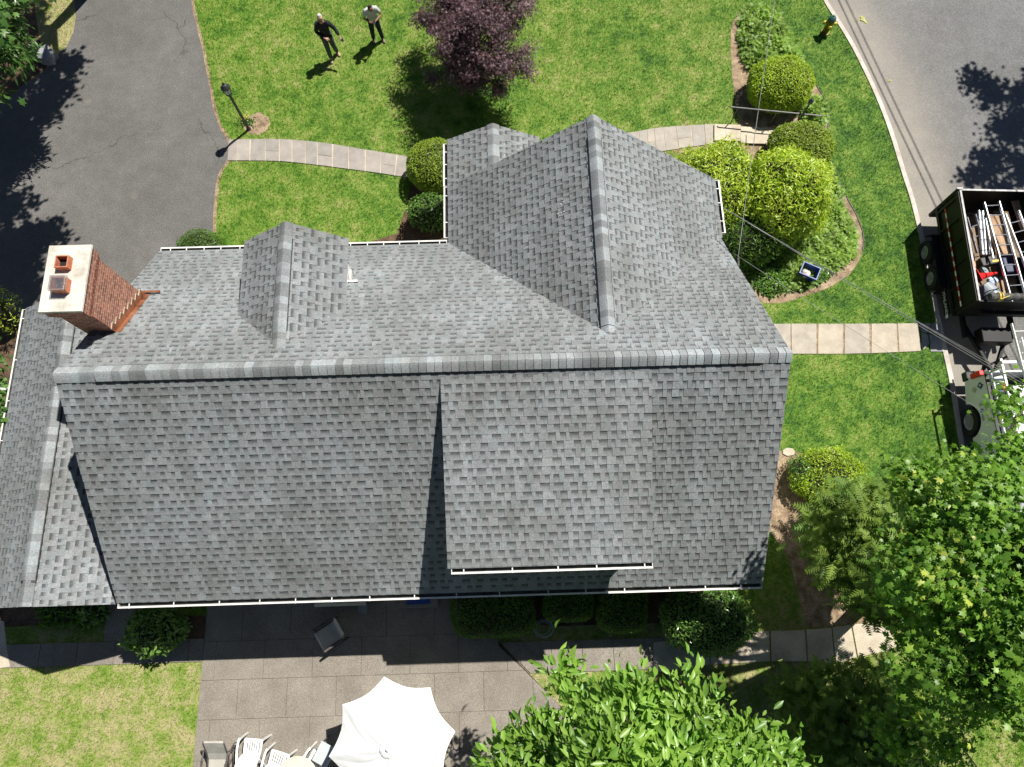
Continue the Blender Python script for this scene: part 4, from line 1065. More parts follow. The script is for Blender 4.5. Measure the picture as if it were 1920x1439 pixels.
tree('maple_tree', 'large green maple with lobed leaves reaching over the white truck', 'tree', (9.9, -.2, 0), mp_blobs, 'mapleL', 'maple', .135, 84, trunk=.2, ncl=18, cl=.36, droop=.5, up=.8, jit=.62, top=6.0, flat=.5, shell=(.35, 1.0), brtip=.12)
# broad-leaved tree near the patio, close below the camera
dw_blobs = [B(1100, 1350, 6.0, .5), B(1185, 1362, 6.6, .7), B(1290, 1362, 6.6, .7), B(1370, 1400, 6.3, .6), B(1440, 1435, 6.0, .5), B(1025, 1405, 6.0, .6), B(940, 1440, 5.7, .5), B(1130, 1440, 7.2, .8), B(1250, 1450, 7.3, .85), B(1350, 1480, 6.9, .75), B(1050, 1480, 6.7, .75),
            B(1150, 1550, 7.4, 1.0), B(1300, 1560, 7.3, 1.0), B(1430, 1530, 6.5, .8), B(960, 1545, 6.0, .85), B(1055, 1262, 5.3, .13), B(1490, 1480, 5.7, .4), B(1230, 1650, 7.0, 1.1), B(1085, 1640, 6.6, .95), B(1400, 1640, 6.2, .9)]
tree('broadleaf_tree', 'bright green tree with big oval leaves beside the patio, nearest the camera', 'tree', (2.0, -4.3, 0), dw_blobs, 'dogwood', 'oval', .22, 54, trunk=.13, ncl=32, cl=.32, droop=.75, up=.9, jit=.6, top=4.2, flat=.5, shell=(.45, 1.0), leanout=1, brtip=.12)
# evergreens between house and maple
ev1 = [B(1625, 950, 2.0, .5), B(1590, 985, 2.4, .75), B(1670, 1010, 2.9, .75), B(1610, 1070, 2.6, .7), B(1690, 1090, 3.2, .7), B(1630, 1118, 2.4, .45), B(1720, 1120, 3.0, .5), B(1548, 1000, 1.3, .4), B(1700, 960, 2.4, .5), B(1570, 1040, 1.8, .5)]
tree('evergreen_tree', 'feathery evergreen with flat sprays growing right of the rear roof corner', 'tree', gp(1590, 1080), ev1, 'arbor', 'frond', .40, 26, trunk=.13, ncl=42, cl=.34, droop=.0, up=.8, jit=.5, flat=.6, shell=(.3, 1.0), leanout=1)
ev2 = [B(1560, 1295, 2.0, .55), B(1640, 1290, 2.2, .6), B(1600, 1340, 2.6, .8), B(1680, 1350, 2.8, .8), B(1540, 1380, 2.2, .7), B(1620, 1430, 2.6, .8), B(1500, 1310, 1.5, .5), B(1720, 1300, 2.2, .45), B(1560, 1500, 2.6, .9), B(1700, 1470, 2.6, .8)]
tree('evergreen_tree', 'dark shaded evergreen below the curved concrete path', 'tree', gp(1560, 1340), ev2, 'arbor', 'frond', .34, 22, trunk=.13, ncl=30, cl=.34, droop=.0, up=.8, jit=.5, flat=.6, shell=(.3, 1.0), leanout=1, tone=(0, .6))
# trees left of the drive; most of each stands outside the frame, their shadows fall in it
def SB(px_, py_, z, r, *a):      # blob whose shadow falls at this pixel
    p = at(px_, py_) - SH * z; return (p.x, p.y, z, r) + a
tree('driveway_tree', 'green long-leaved tree at the photo\'s top left corner beside the drive', 'tree', tuple(at(-60, 230)), 
     [B(-10, 30, 3.6, .8), B(10, 85, 3.2, .62), B(-30, 120, 3.2, .8), B(-60, 60, 4.0, 1.0), B(-80, -30, 4.2, 1.2), B(0, -40, 4.0, .8), B(-20, 170, 2.6, .35)], 'farleaf', 'long', .26, 46, trunk=.13, ncl=30, cl=.32, droop=.5, up=.8, jit=.5, shell=(.3, 1.), leanout=1, tone=(.1, 1))
tree('street_tree', 'tall tree beyond the top edge, seen only by its shadow on the driveway', 'tree', tuple(at(60, 60) - SH * 8 * .5),
     [SB(110, 150, 7.5, .62), SB(70, 190, 7.5, 1.0), SB(10, 250, 7.5, 1.1), SB(130, 120, 7.2, .38), SB(-40, 330, 7.6, 1.1), SB(-60, 200, 7.5, 1.5), SB(20, 200, 8.2, 1.0), SB(70, 20, 7.2, .45), SB(60, 60, 7, .4)],
     'farleaf', 'maple', .22, 60, trunk=.22, ncl=15, cl=.42, top=6, shell=(0, 1.0))
tree('street_tree', 'tall tree beyond the left edge, seen only by its shadow near the chimney', 'tree', tuple(at(-330, 420)),
     [SB(0, 400, 7.0, .8), SB(-20, 470, 7, 1.3), SB(60, 470, 7, .75), SB(-60, 560, 7, 1.5), SB(30, 540, 7, 1.0), SB(-100, 400, 7.4, 1.3), SB(-120, 640, 7, 1.3), SB(90, 430, 6.8, .3), SB(10, 600, 6.4, .7)],
     'farleaf', 'maple', .22, 60, trunk=.22, ncl=15, cl=.42, top=6, shell=(0, 1.0))
tree('street_tree', 'tall tree beyond the right edge, seen only by its shadow on the street', 'tree', (27, 16, 0),
     [SB(1860, 170, 7.5, .75), SB(1900, 240, 7.6, .9), SB(1835, 150, 7.2, .35), SB(1870, 300, 7.4, .7), SB(1830, 330, 7.0, .4), SB(1950, 180, 7.6, 1.3), SB(1960, 320, 7.4, 1.1), SB(2050, 240, 7.8, 1.5), SB(1890, 350, 7.2, .5)],
     'farleaf', 'maple', .22, 52, trunk=.22, ncl=14, cl=.42, top=6, shell=(0, 1.0))
# leafy twigs left of the side wing
tree('young_maple_tree', 'small green maple left of the side wing at the photo\'s left edge', 'tree', tuple(at(-60, 800)),
     [B(-14, 690, 2.6, .35), B(-8, 770, 2.6, .38), B(-40, 730, 2.4, .7), B(-60, 820, 2.4, .6), B(-30, 650, 2.0, .4)], 'farleaf', 'maple', .15, 44, trunk=.06, ncl=26, cl=.28, shell=(.2, 1))
shrub('gutter_shrub', 'yellow-green sprig poking out past the top end of the side wing gutter', 'shrub', gp(46, 602, .0), (.28, .55, 1.0), 'lime', 420, .12, 'long', jit=.9, lump=.2, coreS=.5)
shrub('leafy_shrub', 'dark leafy shrub in shade at the left edge beside the side wing', 'shrub', tuple(at(-18, 860)), (.6, .8, .9), 'hedge', 1500, .10, 'quad', lump=.15)

# clipped bushes of the planting bed by the street
p = gp(1452, 168)
shrub('yew_bush', 'round clipped bright green bush beside the metal handrail', 'bush', (p[0] - .10, p[1] - .35, 0), (1.02, .88, .72), 'boxwood', 13000, .07, 'quad', e=2.15, lump=.035, jit=.5, up=.9)
p = gp(1486, 300)
shrub('yew_bush', 'round clipped olive green bush just below the stone steps', 'bush', (p[0] + .02, p[1] - .0, 0), (.97, .86, .62), 'yew', 12000, .072, 'quad', e=2.2, lump=.04, jit=.5, up=.9)
p = at(1468, 368, 1.5)
shrub('pruned_shrub', 'largest lime green shrub with long leaves right of the front gable', 'shrub', (p[0], p[1], 0), (1.26, 1.20, 1.42), 'lime', 10500, .155, 'long', e=2.3, lump=.11, jit=.6, up=.9, tone=(0, 1))
p = at(1338, 352, 1.3)
shrub('pruned_shrub', 'lime green long-leaved shrub tucked against the front gable gutter', 'shrub', (p[0], p[1], 0), (1.28, 1.30, 1.15), 'lime', 9500, .15, 'long', e=2.4, lump=.12, jit=.6, up=.9, tone=(0, 1))
p = gp(1395, 500)
shrub('pruned_shrub', 'shaded green shrub under the overhead wires by the main roof corner', 'shrub', (p[0] - .15, p[1] + .55, 0), (1.2, .8, .9), 'hedge', 4200, .12, 'long', e=2.2, lump=.07, jit=.75)

def groundcover(name, label, outline, n, h, mat, size, shape='frond', bumps=.5, group=None):
    """low spreading juniper: leaf sprays over an uneven mound"""
    P = np.array(px(outline)); lo, hi = P.min(0), P.max(0); poly = [tuple(q) for q in P]
    pts = np.zeros((0, 2))
    while len(pts) < n:
        q = RNG.uniform(lo, hi, (n * 2, 2)); pts = np.vstack([pts, q[inside(poly, q)]])
    pts = pts[:n]
    # distance to outline for a rounded edge
    D = np.full(n, 9.)
    for i in range(len(poly)):
        a = P[i]; b = P[(i + 1) % len(P)]; ab = b - a; tt = np.clip(((pts - a) @ ab) / (ab @ ab), 0, 1)
        D = np.minimum(D, np.linalg.norm(pts - (a + tt[:, None] * ab), axis=1))
    ph = RNG.uniform(0, 6, 4)
    bm = .5 + .25 * np.sin(pts[:, 0] * 4.2 + ph[0]) * np.cos(pts[:, 1] * 3.6 + ph[1]) + .25 * np.sin(pts[:, 0] * 8 + ph[2] + pts[:, 1] * 7)
    z = h * np.clip(D / .35, 0, 1) ** .5 * (1 - bumps + bumps * bm) * RNG.uniform(.55, 1.05, n) + .02
    P3 = np.column_stack([pts, z]); c = P.mean(0)
    t = thing(name, label, 'shrub', (c[0], c[1], 0), 0, group)
    V, F, k = leaf_arrays(P3, np.tile((0, 0, 1.), (n, 1)), size, shape, .5)
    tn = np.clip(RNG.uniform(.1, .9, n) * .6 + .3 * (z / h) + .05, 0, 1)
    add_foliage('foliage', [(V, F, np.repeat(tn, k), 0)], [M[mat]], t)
    cp = [(c[0] + (x - c[0]) * .93, c[1] + (y - c[1]) * .93) for x, y in poly]
    from mathutils.geometry import tessellate_polygon
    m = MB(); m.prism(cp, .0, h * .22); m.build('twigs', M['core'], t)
    return t
groundcover('juniper_shrub', 'low spreading juniper filling the top end of the planting bed', [(1392, 22), (1420, 12), (1452, 22), (1470, 50), (1480, 75), (1500, 112), (1490, 128), (1400, 132), (1388, 95), (1384, 55)], 3600, .34, 'juniper', .20)
groundcover('juniper_shrub', 'small mounded juniper at the far end of the metal handrail', [(1505, 188), (1532, 184), (1548, 205), (1547, 235), (1528, 252), (1508, 240), (1498, 215)], 900, .42, 'juniper', .18)
groundcover('juniper_shrub', 'low spreading juniper down the street side of the largest lime shrub', [(1545, 350), (1575, 385), (1597, 420), (1606, 455), (1598, 485), (1570, 508), (1535, 512), (1515, 540), (1480, 545), (1470, 500), (1430, 480), (1420, 420), (1500, 400)], 5200, .36, 'juniper', .18)
groundcover('vinca_patch', 'dark low ground cover in the shade by the main roof corner', [(1362, 455), (1420, 440), (1470, 480), (1486, 520), (1478, 548), (1440, 560), (1408, 538), (1385, 500)], 1700, .2, 'hedge', .13, 'quad')
groundcover('ivy_patch', 'leafy low ivy around the blue bin', [(1505, 490), (1540, 500), (1560, 515), (1540, 535), (1500, 548), (1478, 550), (1486, 520)], 900, .16, 'rhodo', .10, 'quad')
groundcover('moss_mound', 'small soft green mound beside the stone steps', [(1352, 272), (1385, 272), (1398, 290), (1392, 305), (1370, 306), (1350, 296)], 900, .18, 'hedge', .07, 'quad')
groundcover('juniper_shrub', 'narrow strip of juniper between the olive bush and the bed edging', [(1552, 300), (1566, 335), (1582, 368), (1572, 372), (1548, 345), (1540, 310)], 500, .25, 'juniper', .15)
# bushes by the front of the house
p = gp(812, 335); shrub('yew_bush', 'round clipped olive bush left of the porch gutter', 'bush', (p[0] + .12, p[1] + .05, 0), (.86, .80, .68), 'yew', 9000, .062, 'quad', e=2.2, lump=.03, jit=.5, up=.9)
p = gp(808, 415); shrub('boxy_bush', 'small glossy leaved bush half in shade between the porch bush and the roof', 'bush', (p[0] + .05, p[1] - .05, 0), (.66, .42, .62), 'rhodo', 1700, .10, 'quad', e=3, lump=.07, jit=.8)
p = gp(400, 452); shrub('yew_bush', 'round green bush peeking above the main front gutter', 'bush', (p[0] - .05, p[1] - .62, 0), (.72, .62, .62), 'hedge', 5200, .05, 'quad', lump=.03, tone=(.3, 1))
# right of the house
p = gp(1540, 898); shrub('azalea_shrub', 'yellow-green small-leaved shrub at the edge of the right lawn', 'shrub', (p[0] + .0, p[1] - .05, 0), (.95, .82, .50), 'boxwood', 6500, .072, 'quad', lump=.10, jit=.6, up=.7, tone=(0, .75))
p = gp(1498, 895); shrub('azalea_shrub', 'darker glossy shrub against the right end of the house', 'shrub', (p[0] - .02, p[1] + .02, 0), (.40, .48, .42), 'rhodo', 1300, .08, 'quad', lump=.14, jit=.8)
# hedges behind the house
def hedge(label, x0p, x1p, y0p, y1p, h, n, lab='hedge', mat='hedge', sz=.062):
    a = at(x0p, y1p, h * .45); b = at(x1p, y1p, h * .45); yb = .35
    cx, cy = (a.x + b.x) / 2, (a.y + yb) / 2
    return shrub('clipped_hedge', label, 'hedge', (cx, cy, 0), ((b.x - a.x) / 2, (yb - a.y) / 2, h / 1.92), mat, n, sz, 'quad', e=4.5, lump=.022, jit=.6, group='clipped hedges behind the house')
hedge('widest boxy clipped hedge behind the house beside the patio', 850, 1003, 1120, 1196, 1.05, 9500)
hedge('boxy clipped hedge between the coiled hose and the next hedge', 1020, 1112, 1110, 1166, 1.05, 6500)
hedge('boxy clipped hedge with a bright sunlit bottom edge', 1122, 1212, 1110, 1186, 1.12, 6500)
p = gp(1310, 1170); shrub('round_bush', 'large dark rounded bush at the right end of the rear hedges, its top patch sunlit', 'bush', (p[0] + .02, p[1] + .12, 0), (1.15, .82, .86), 'rhodo', 6500, .085, 'quad', e=2.2, lump=.06, jit=.75, tone=(0, .8))
p = gp(310, 1185); shrub('rhododendron', 'broad leaved shrub below the left rear eave, its front patch sunlit', 'shrub', (p[0], p[1] + .05, 0), (.68, .58, .58), 'rhodo', 1300, .15, 'oval', lump=.12, jit=.75, coreS=.75)
p = gp(150, 1150); shrub('fern_clump', 'shaded strappy-leaved plant under the side wing\'s rear edge', 'plant', (p[0] - .35, p[1] + .05, 0), (.55, .30, .25), 'hedge', 520, .22, 'long', lump=.2, jit=.9, stem=False)
p = gp(180, 1150); shrub('fern_clump', 'shaded broad-leaved plant under the side wing\'s rear edge', 'plant', (p[0] + .02, p[1] + .02, 0), (.35, .28, .25), 'rhodo', 260, .16, 'oval', lump=.2, jit=.9, stem=False)

# ------------------------------------------------------------------ GRASS BLADES (uncountable: one object)
def grass_blades(n):
    rng = RNG
    P = np.column_stack([rng.uniform(-17.6, 19, n), rng.uniform(-6.5, 21.5, n)])
    # only where the lawn is, leave out everything paved or planted
    keep = inside([(p_.x, p_.y) for p_ in cin] + [(-60, -60), (-60, 60)], P)
    for poly in (drive, path_l, path_r, path_e, bed, patio_out, leftsoil, isl_soil, rearbed, stub, frontbed + [(-1.2, 8.4), (-7, 8.4)], circ, rearbed2,
                 [(-8.6, .4), (5.4, .4), (5.4, 8.4), (-8.6, 8.4)], [(-1.3, 8), (5.4, 8), (5.4, 10.1), (-1.3, 10.1)], [(-12.3, .2), (-8.6, .2), (-8.6, 7.1), (-12.3, 7.1)]):
        keep &= ~inside(poly, P)
    for poly in wk + ramp_pts + lw + crk: keep &= ~inside(poly, P)
    edgef = inside(rbed, P); keep &= ~(edgef & (rng.random(n) < .9))
    u0 = (P[:, 0] > -8.6) & (P[:, 0] < 5.5) & (P[:, 1] > 1) & (P[:, 1] < 8.3); keep &= ~u0
    P = P[keep]; n = len(P)
    hh = rng.uniform(.03, .095, n); a = rng.uniform(0, 2 * PI, n); wd = rng.uniform(.004, .009, n)
    lean = rng.normal(0, .035, (n, 2))
    # mowing lean changes slowly across the lawn
    lean += np.column_stack([np.sin(P[:, 1] * .9 + P[:, 0] * .35), np.cos(P[:, 0] * .8)]) * .012
    dx = np.column_stack([np.cos(a), np.sin(a)]) * wd[:, None]
    V = np.zeros((n, 3, 3)); V[:, 0, :2] = P - dx; V[:, 1, :2] = P + dx; V[:, 2, :2] = P + lean; V[:, 2, 2] = hh
    F = np.arange(n * 3).reshape(-1, 3)
    o = npmesh('grass', V.reshape(-1, 3), F, M['blade'], np.repeat(rng.random(n), 3))
    o['kind'] = 'stuff'; return o
grass_blades(900000)

# ------------------------------------------------------------------ SMALL SITE OBJECTS
def tagd(o, *a, **k): return tag(o, *a, **k)
# lamp post
b = at(467, 243); t = thing('lamp_post', 'black garden lamp post with glass lantern between driveway and front path', 'lamp post', b)
def pt(x, y, z): return (b.x + x, b.y + y, z)
mb = MB(); mb.lathe(pt(0, 0, 0), [(.07, 0), (.07, .05), (.045, .08), (.042, 1.62), (.055, 1.64), (.05, 1.70)], 14); mb.build('post', M['blackmetal'], t, smooth=False)
lan = MB(); lan.lathe(pt(0, 0, 1.70), [(.05, 0), (.095, .03), (.10, .05)], 8); lan.lathe(pt(0, 0, 2.0), [(.15, 0), (.155, .02), (.08, .10), (.06, .115)], 8); lan.lathe(pt(0, 0, 2.115), [(.045, 0), (.05, .05), (.02, .09), (.012, .13)], 8)
for k in range(6):
    a = k * PI / 3; lan.beam(pt(.09 * math.cos(a), .09 * math.sin(a), 1.74), pt(.14 * math.cos(a), .14 * math.sin(a), 2.01), .014, .014)
lo = lan.build('lantern', M['blackmetal'], t)
mb = MB(); mb.lathe(pt(0, 0, 1.752), [(.082, 0), (.13, .245)], 6); mb.build('lantern_glass', M['tint'], lo)
mb = MB(); mb.lathe(pt(0, 0, 2.12), [(.058, 0), (.058, .02), (.03, .05)], 8); mb.build('finial', M['alu'], lo)
p = at(463, 224); m = MB(); t2 = thing('flowering_plant', 'small plant with bright yellow blooms at the foot of the lamp post', 'plant', p)
P3 = np.column_stack([RNG.normal(p.x, .07, 130), RNG.normal(p.y, .07, 130), RNG.uniform(.05, .24, 130)])
V, F, k = leaf_arrays(P3, np.tile((0, 0, 1.), (130, 1)), .06, 'oval', .5); add_foliage('bloom', [(V, F, np.repeat(RNG.uniform(.2, 1, 130), k), 0)], [M['yellowleaf']], t2)
P3 = np.column_stack([RNG.normal(p.x + .02, .13, 120), RNG.normal(p.y - .12, .08, 120), RNG.uniform(.02, .10, 120)])
V, F, k = leaf_arrays(P3, np.tile((0, 0, 1.), (120, 1)), .10, 'oval', .5); add_foliage('foliage', [(V, F, np.repeat(RNG.uniform(0, .3, 120), k), 0)], [M['hedge']], t2)
# hydrant
b = at(1546, 62); t = thing('fire_hydrant', 'yellow fire hydrant with dark green cap at the curb', 'hydrant', b)
mb = MB(); mb.lathe(b, [(.15, 0), (.15, .05), (.105, .06), (.10, .50), (.13, .52), (.13, .56), (.10, .57)], 18); mb.build('barrel', M['hyd'], t)
mb = MB(); mb.lathe((b.x, b.y, .57), [(.125, 0), (.13, .04), (.115, .10), (.07, .15), (.03, .165), (.03, .20), (.005, .205)], 18); mb.build('bonnet', M['hydgreen'], t)
for ax, ln in (((1, -.2, 0), .17), ((-1, .2, 0), .17), ((-.2, -1, 0), .19)):
    mb = MB(); a_ = Vector(ax).normalized(); c0 = Vector((b.x, b.y, .44)) + a_ * .09; mb.lathe(c0, [(.055, 0), (.055, ln - .09), (.062, ln - .09), (.062, ln - .05), (.02, ln - .04), (.02, ln - .02)], 12, axis=a_); mb.build('outlet', M['yellow'], t)
# handrail by the steps
a = at(1371, 201, .74); e = at(1543, 218, .74); t = thing('handrail', 'low grey pipe handrail beside the stone steps', 'handrail', (a.x, a.y, 0))
mb = MB(); mb.tube([a + Vector((-.03, .02, -.05)), a, e], .022, 10); mb.build('rail', M['steel'], t)
for f in (.075, .5, .90):
    q = a.lerp(e, f); mb = MB(); mb.tube([(q.x, q.y, -.02), (q.x, q.y, .735)], .018, 8); mb.build('post', M['blackmetal'], t)
# small dark garden lantern by the far end of the rail
h_ = 1.15; b = at(1521, 190, h_); t = thing('garden_lantern', 'slim black path lantern standing by the olive bush near the handrail', 'garden lamp', (b.x, b.y, 0))
mb = MB(); mb.tube([(b.x, b.y, -.02), (b.x, b.y, h_ - .12)], .022, 8); mb.build('post', M['blackmetal'], t)
mb = MB(); mb.lathe((b.x, b.y, h_ - .13), [(.03, 0), (.055, .03), (.07, .13), (.085, .135), (.03, .19), (.01, .22)], 8)
for k in range(3): mb.beam((b.x, b.y, h_ - .02), (b.x + .1 * math.cos(k * 2.1), b.y + .1 * math.sin(k * 2.1), h_ + .01), .018, .018)
mb.build('lantern', M['blackmetal'], t)
# blue recycling bin with rubbish
b = at(1508, 520, 0); rz = R(-28); t = thing('recycling_bin', 'open blue recycling bin standing in the ivy at the bed\'s edge', 'bin', b, rz)
mb = MB(); w0, w1, d0, d1, H_ = .20, .26, .15, .20, .46
def frust(mb, wa, da, za, wb, db, zb, flip=False):
    vs = [(sx * wa, sy * da, za) for sx, sy in ((-1, -1), (1, -1), (1, 1), (-1, 1))] + [(sx * wb, sy * db, zb) for sx, sy in ((-1, -1), (1, -1), (1, 1), (-1, 1))]
    fs = [(0, 1, 5, 4), (1, 2, 6, 5), (2, 3, 7, 6), (3, 0, 4, 7)]
    mb.add(vs, [f[::-1] for f in fs] if flip else fs)
frust(mb, w0, d0, 0, w1, d1, H_); frust(mb, w0 - .01, d0 - .01, .02, w1 - .012, d1 - .012, H_, True)
mb.add([(-w0, -d0, .0), (w0, -d0, 0), (w0, d0, 0), (-w0, d0, 0)], [(3, 2, 1, 0)]); mb.add([(-w0 - .01, -d0 - .01, .17), (w0 + .01, -d0 - .01, .17), (w0 + .01, d0 + .01, .17), (-w0 - .01, d0 + .01, .17)], [(0, 1, 2, 3)])
mb.build('body', M['blue'], t, world=False)
mb = MB()
for c_, s_ in (((0, -w1 * 0 - d1, H_), (w1 * 2 + .04, .03, .025)), ((0, d1, H_), (w1 * 2 + .04, .03, .025)), ((-w1, 0, H_), (.03, d1 * 2 - .03, .025)), ((w1, 0, H_), (.03, d1 * 2 - .03, .025))): mb.box(c_, s_)
mb.build('rim', M['blue'], t, world=False)
def crumple(name, c, r, mat, label, cat, n=2, seed=1, sq=(1, 1, .6)):
    rr = random.Random(seed); V = []; F = []
    V, F = core_arrays((0, 0, 0), (r * sq[0], r * sq[1], r * sq[2]), 2.0, 12, 8)
    V = V * (1 + np.array([[rr.gauss(0, .12)] for _ in V]))
    o = npmesh(name, V, F, M[mat], np.full(len(V), .5)); o.location = c
    return tag(o, label, cat)
crumple('paper_bag', (b.x - .08, b.y - .03, .30), .14, 'paper', 'crumpled pinkish white paper bag inside the blue bin', 'paper bag')
mb = MB(); mb.lathe((b.x - .36, b.y - .12, .03), [(.06, 0), (.085, .10), (.09, .11), (.075, .11), (.06, .02)], 12); tag(mb.build('clay_pot', M['clay'], smooth=False), 'small orange clay pot on the ground beside the blue bin', 'pot')
# fallen branch behind the bin
q0 = at(1455, 545, .03); q1 = at(1478, 541, .05)
mb = MB(); mb.tube([q0, q0.lerp(q1, .5) + Vector((0, .03, .04)), q1], [.012, .01, .006], 6); tag(mb.build('fallen_branch', M['wood']), 'pale bare fallen branch in the shade near the roof corner', 'branch')
# edge stones by the right shrub
for k, (x_, y_, w_, lab) in enumerate(((1478, 848, .42, 'flat tan edging stone touching the house side of the right shrub'), (1557, 847, .24, 'small flat edging stone at the street side of the right shrub'))):
    p = at(x_, y_); mb = MB(); n = 7; mb.prism([(p.x + w_ / 2 * math.cos(i * 2 * PI / n) * rnd.uniform(.85, 1.1), p.y + .13 * math.sin(i * 2 * PI / n) * rnd.uniform(.85, 1.1)) for i in range(n)], 0, .05)
    tag(mb.build('edging_stone', M['walk'], bevel=.01), lab, 'stone', 'flat stones edging the right shrub')
# granite blocks top left
for (pl_, lab) in (([(57, 70), (76, 86), (62, 107), (49, 90)], 'grey stone block nearest the top left tree'), ([(86, 83), (102, 96), (86, 112), (70, 110), (64, 98)], 'grey stone block nearest the driveway, in tree shade')):
    pp = px(pl_, .32); mb = MB(); mb.prism(pp, 0, .34); tag(mb.build('stone_block', M['rock'], bevel=.03), lab, 'stone block', 'stone blocks beside the driveway')
# dark metal edging hoops by the curved path
for (q0, q1, lab) in (((1590, 1235), (1620, 1238), 'short black metal edging hoop nearer the maple on the concrete path'), ((1524, 1248), (1555, 1251), 'short black metal edging hoop nearer the hedges on the concrete path')):
    a = at(*q0); e = at(*q1); mb = MB(); mb.tube([a, a + Vector((0, 0, .22)), e + Vector((0, 0, .22)), e], .012, 6); tag(mb.build('edging_hoop', M['blackmetal']), lab, 'edging hoop', 'metal hoops beside the concrete path')
# thin dark pole bottom right
a = at(1803, 1400, 1.2); e = at(1836, 1445, 1.0); mb = MB(); mb.tube([a, e], .02, 8); tag(mb.build('garden_pole', M['blackmetal']), 'thin dark pole lying across the grass at the bottom right corner', 'pole')
# hose
c0 = at(1018, 1178); t = thing('garden_hose', 'thin pale garden hose coiled on the ground between the first two hedges', 'hose', (c0.x, c0.y, 0)); mb = MB(); pts = []
for k in range(90):
    a = k / 89 * 2 * PI * 3.2; r_ = .22 + .055 * math.sin(a * .37) + .03 * k / 90; pts.append((c0.x + .0 + r_ * math.cos(a) + .03 * math.sin(a * .5), c0.y + r_ * .85 * math.sin(a), .02 + .012 * k / 30))
mb.tube(pts, .009, 6); mb.build('hose_loop', M['hose'], t, smooth=True)
# small stone ring on walk
p = at(1079, 1207, .0)
crumple('round_stone', (p.x, p.y, .06), .07, 'rock', 'small round stone lying on the shaded rear walk', 'stone', seed=4)

# ------------------------------------------------------------------ PATIO FURNITURE
uc = Vector((-2.86, -3.30, 0)); t = thing('patio_umbrella', 'large white octagonal patio umbrella, open, seen from above', 'umbrella', uc)
RH, RR, PK = 1.95, 1.47, 2.52
rot0 = math.atan2(at(848, 1373, RH).y - uc.y, at(848, 1373, RH).x - uc.x)
mb = MB(); n8 = 8; sub = 8; rings = 7; vs = []; fs = []
for i in range(rings + 1):
    f = .06 + .94 * i / rings
    for k in range(n8 * sub):
        a = rot0 + 2 * PI * k / (n8 * sub); s_ = (k % sub) / sub; w_ = 4 * s_ * (1 - s_)
        flat_ = math.cos(PI / 8) / math.cos((s_ - .5) * PI / 4)
        rr_ = RR * f * (flat_ * (1 - .085 * w_ * f))
        z = PK - (PK - RH) * (f ** 1.12) - .035 * w_ * f + .012 * w_ * math.sin(k * 1.7 + i * 2)
        vs.append((uc.x + rr_ * math.cos(a), uc.y + rr_ * math.sin(a), z))
nn = n8 * sub
for i in range(rings):
    for k in range(nn): fs.append((i * nn + k, i * nn + (k + 1) % nn, (i + 1) * nn + (k + 1) % nn, (i + 1) * nn + k)[::-1])
fs.append(tuple(range(nn)))
mb.add(vs, fs); o = mb.build('canopy', M['canvas'], t)
sm = o.modifiers.new('solid', 'SOLIDIFY'); sm.thickness = .004; sm.offset = -1
mb = MB(); vs = []; fs = []; n = 32
for r_, z_ in ((.05, .075), (.10, .06), (.16, .035), (.20, .008)):
    for k in range(n): a = 2 * PI * k / n; vs.append((uc.x + r_ * math.cos(a), uc.y + r_ * math.sin(a), PK - .05 + z_ + (.010 * math.sin(k * PI / 2 + .4) * (r_ / .2))))
for i in range(3):
    for k in range(n): fs.append((i * n + k, (i + 1) * n + k, (i + 1) * n + (k + 1) % n, i * n + (k + 1) % n))
fs.append(tuple(range(n))); mb.add(vs, fs); vt = mb.build('vent_cap', M['canvas'], t); sm = vt.modifiers.new('solid', 'SOLIDIFY'); sm.thickness = .004
mb = MB(); mb.lathe((uc.x, uc.y, PK + .02), [(.03, 0), (.045, .02), (.045, .05), (.02, .07)], 16); mb.build('finial', M['chair'], t)
mb = MB(); mb.tube([(uc.x, uc.y, .04), (uc.x, uc.y, PK)], .022, 10); mb.build('pole', M['chair'], t)
mb = MB(); mb.lathe((uc.x, uc.y, .04), [(.25, 0), (.25, .05), (.06, .10), (.04, .25)], 20); mb.build('base', M['bronze'], t)
for k in range(8):
    a = rot0 + k * PI / 4; mb = MB(); mb.tube([(uc.x + .06 * math.cos(a), uc.y + .06 * math.sin(a), PK - .07), (uc.x + (RR - .03) * math.cos(a), uc.y + (RR - .03) * math.sin(a), RH - .012)], .009, 6); mb.build('rib', M['chair'], t)

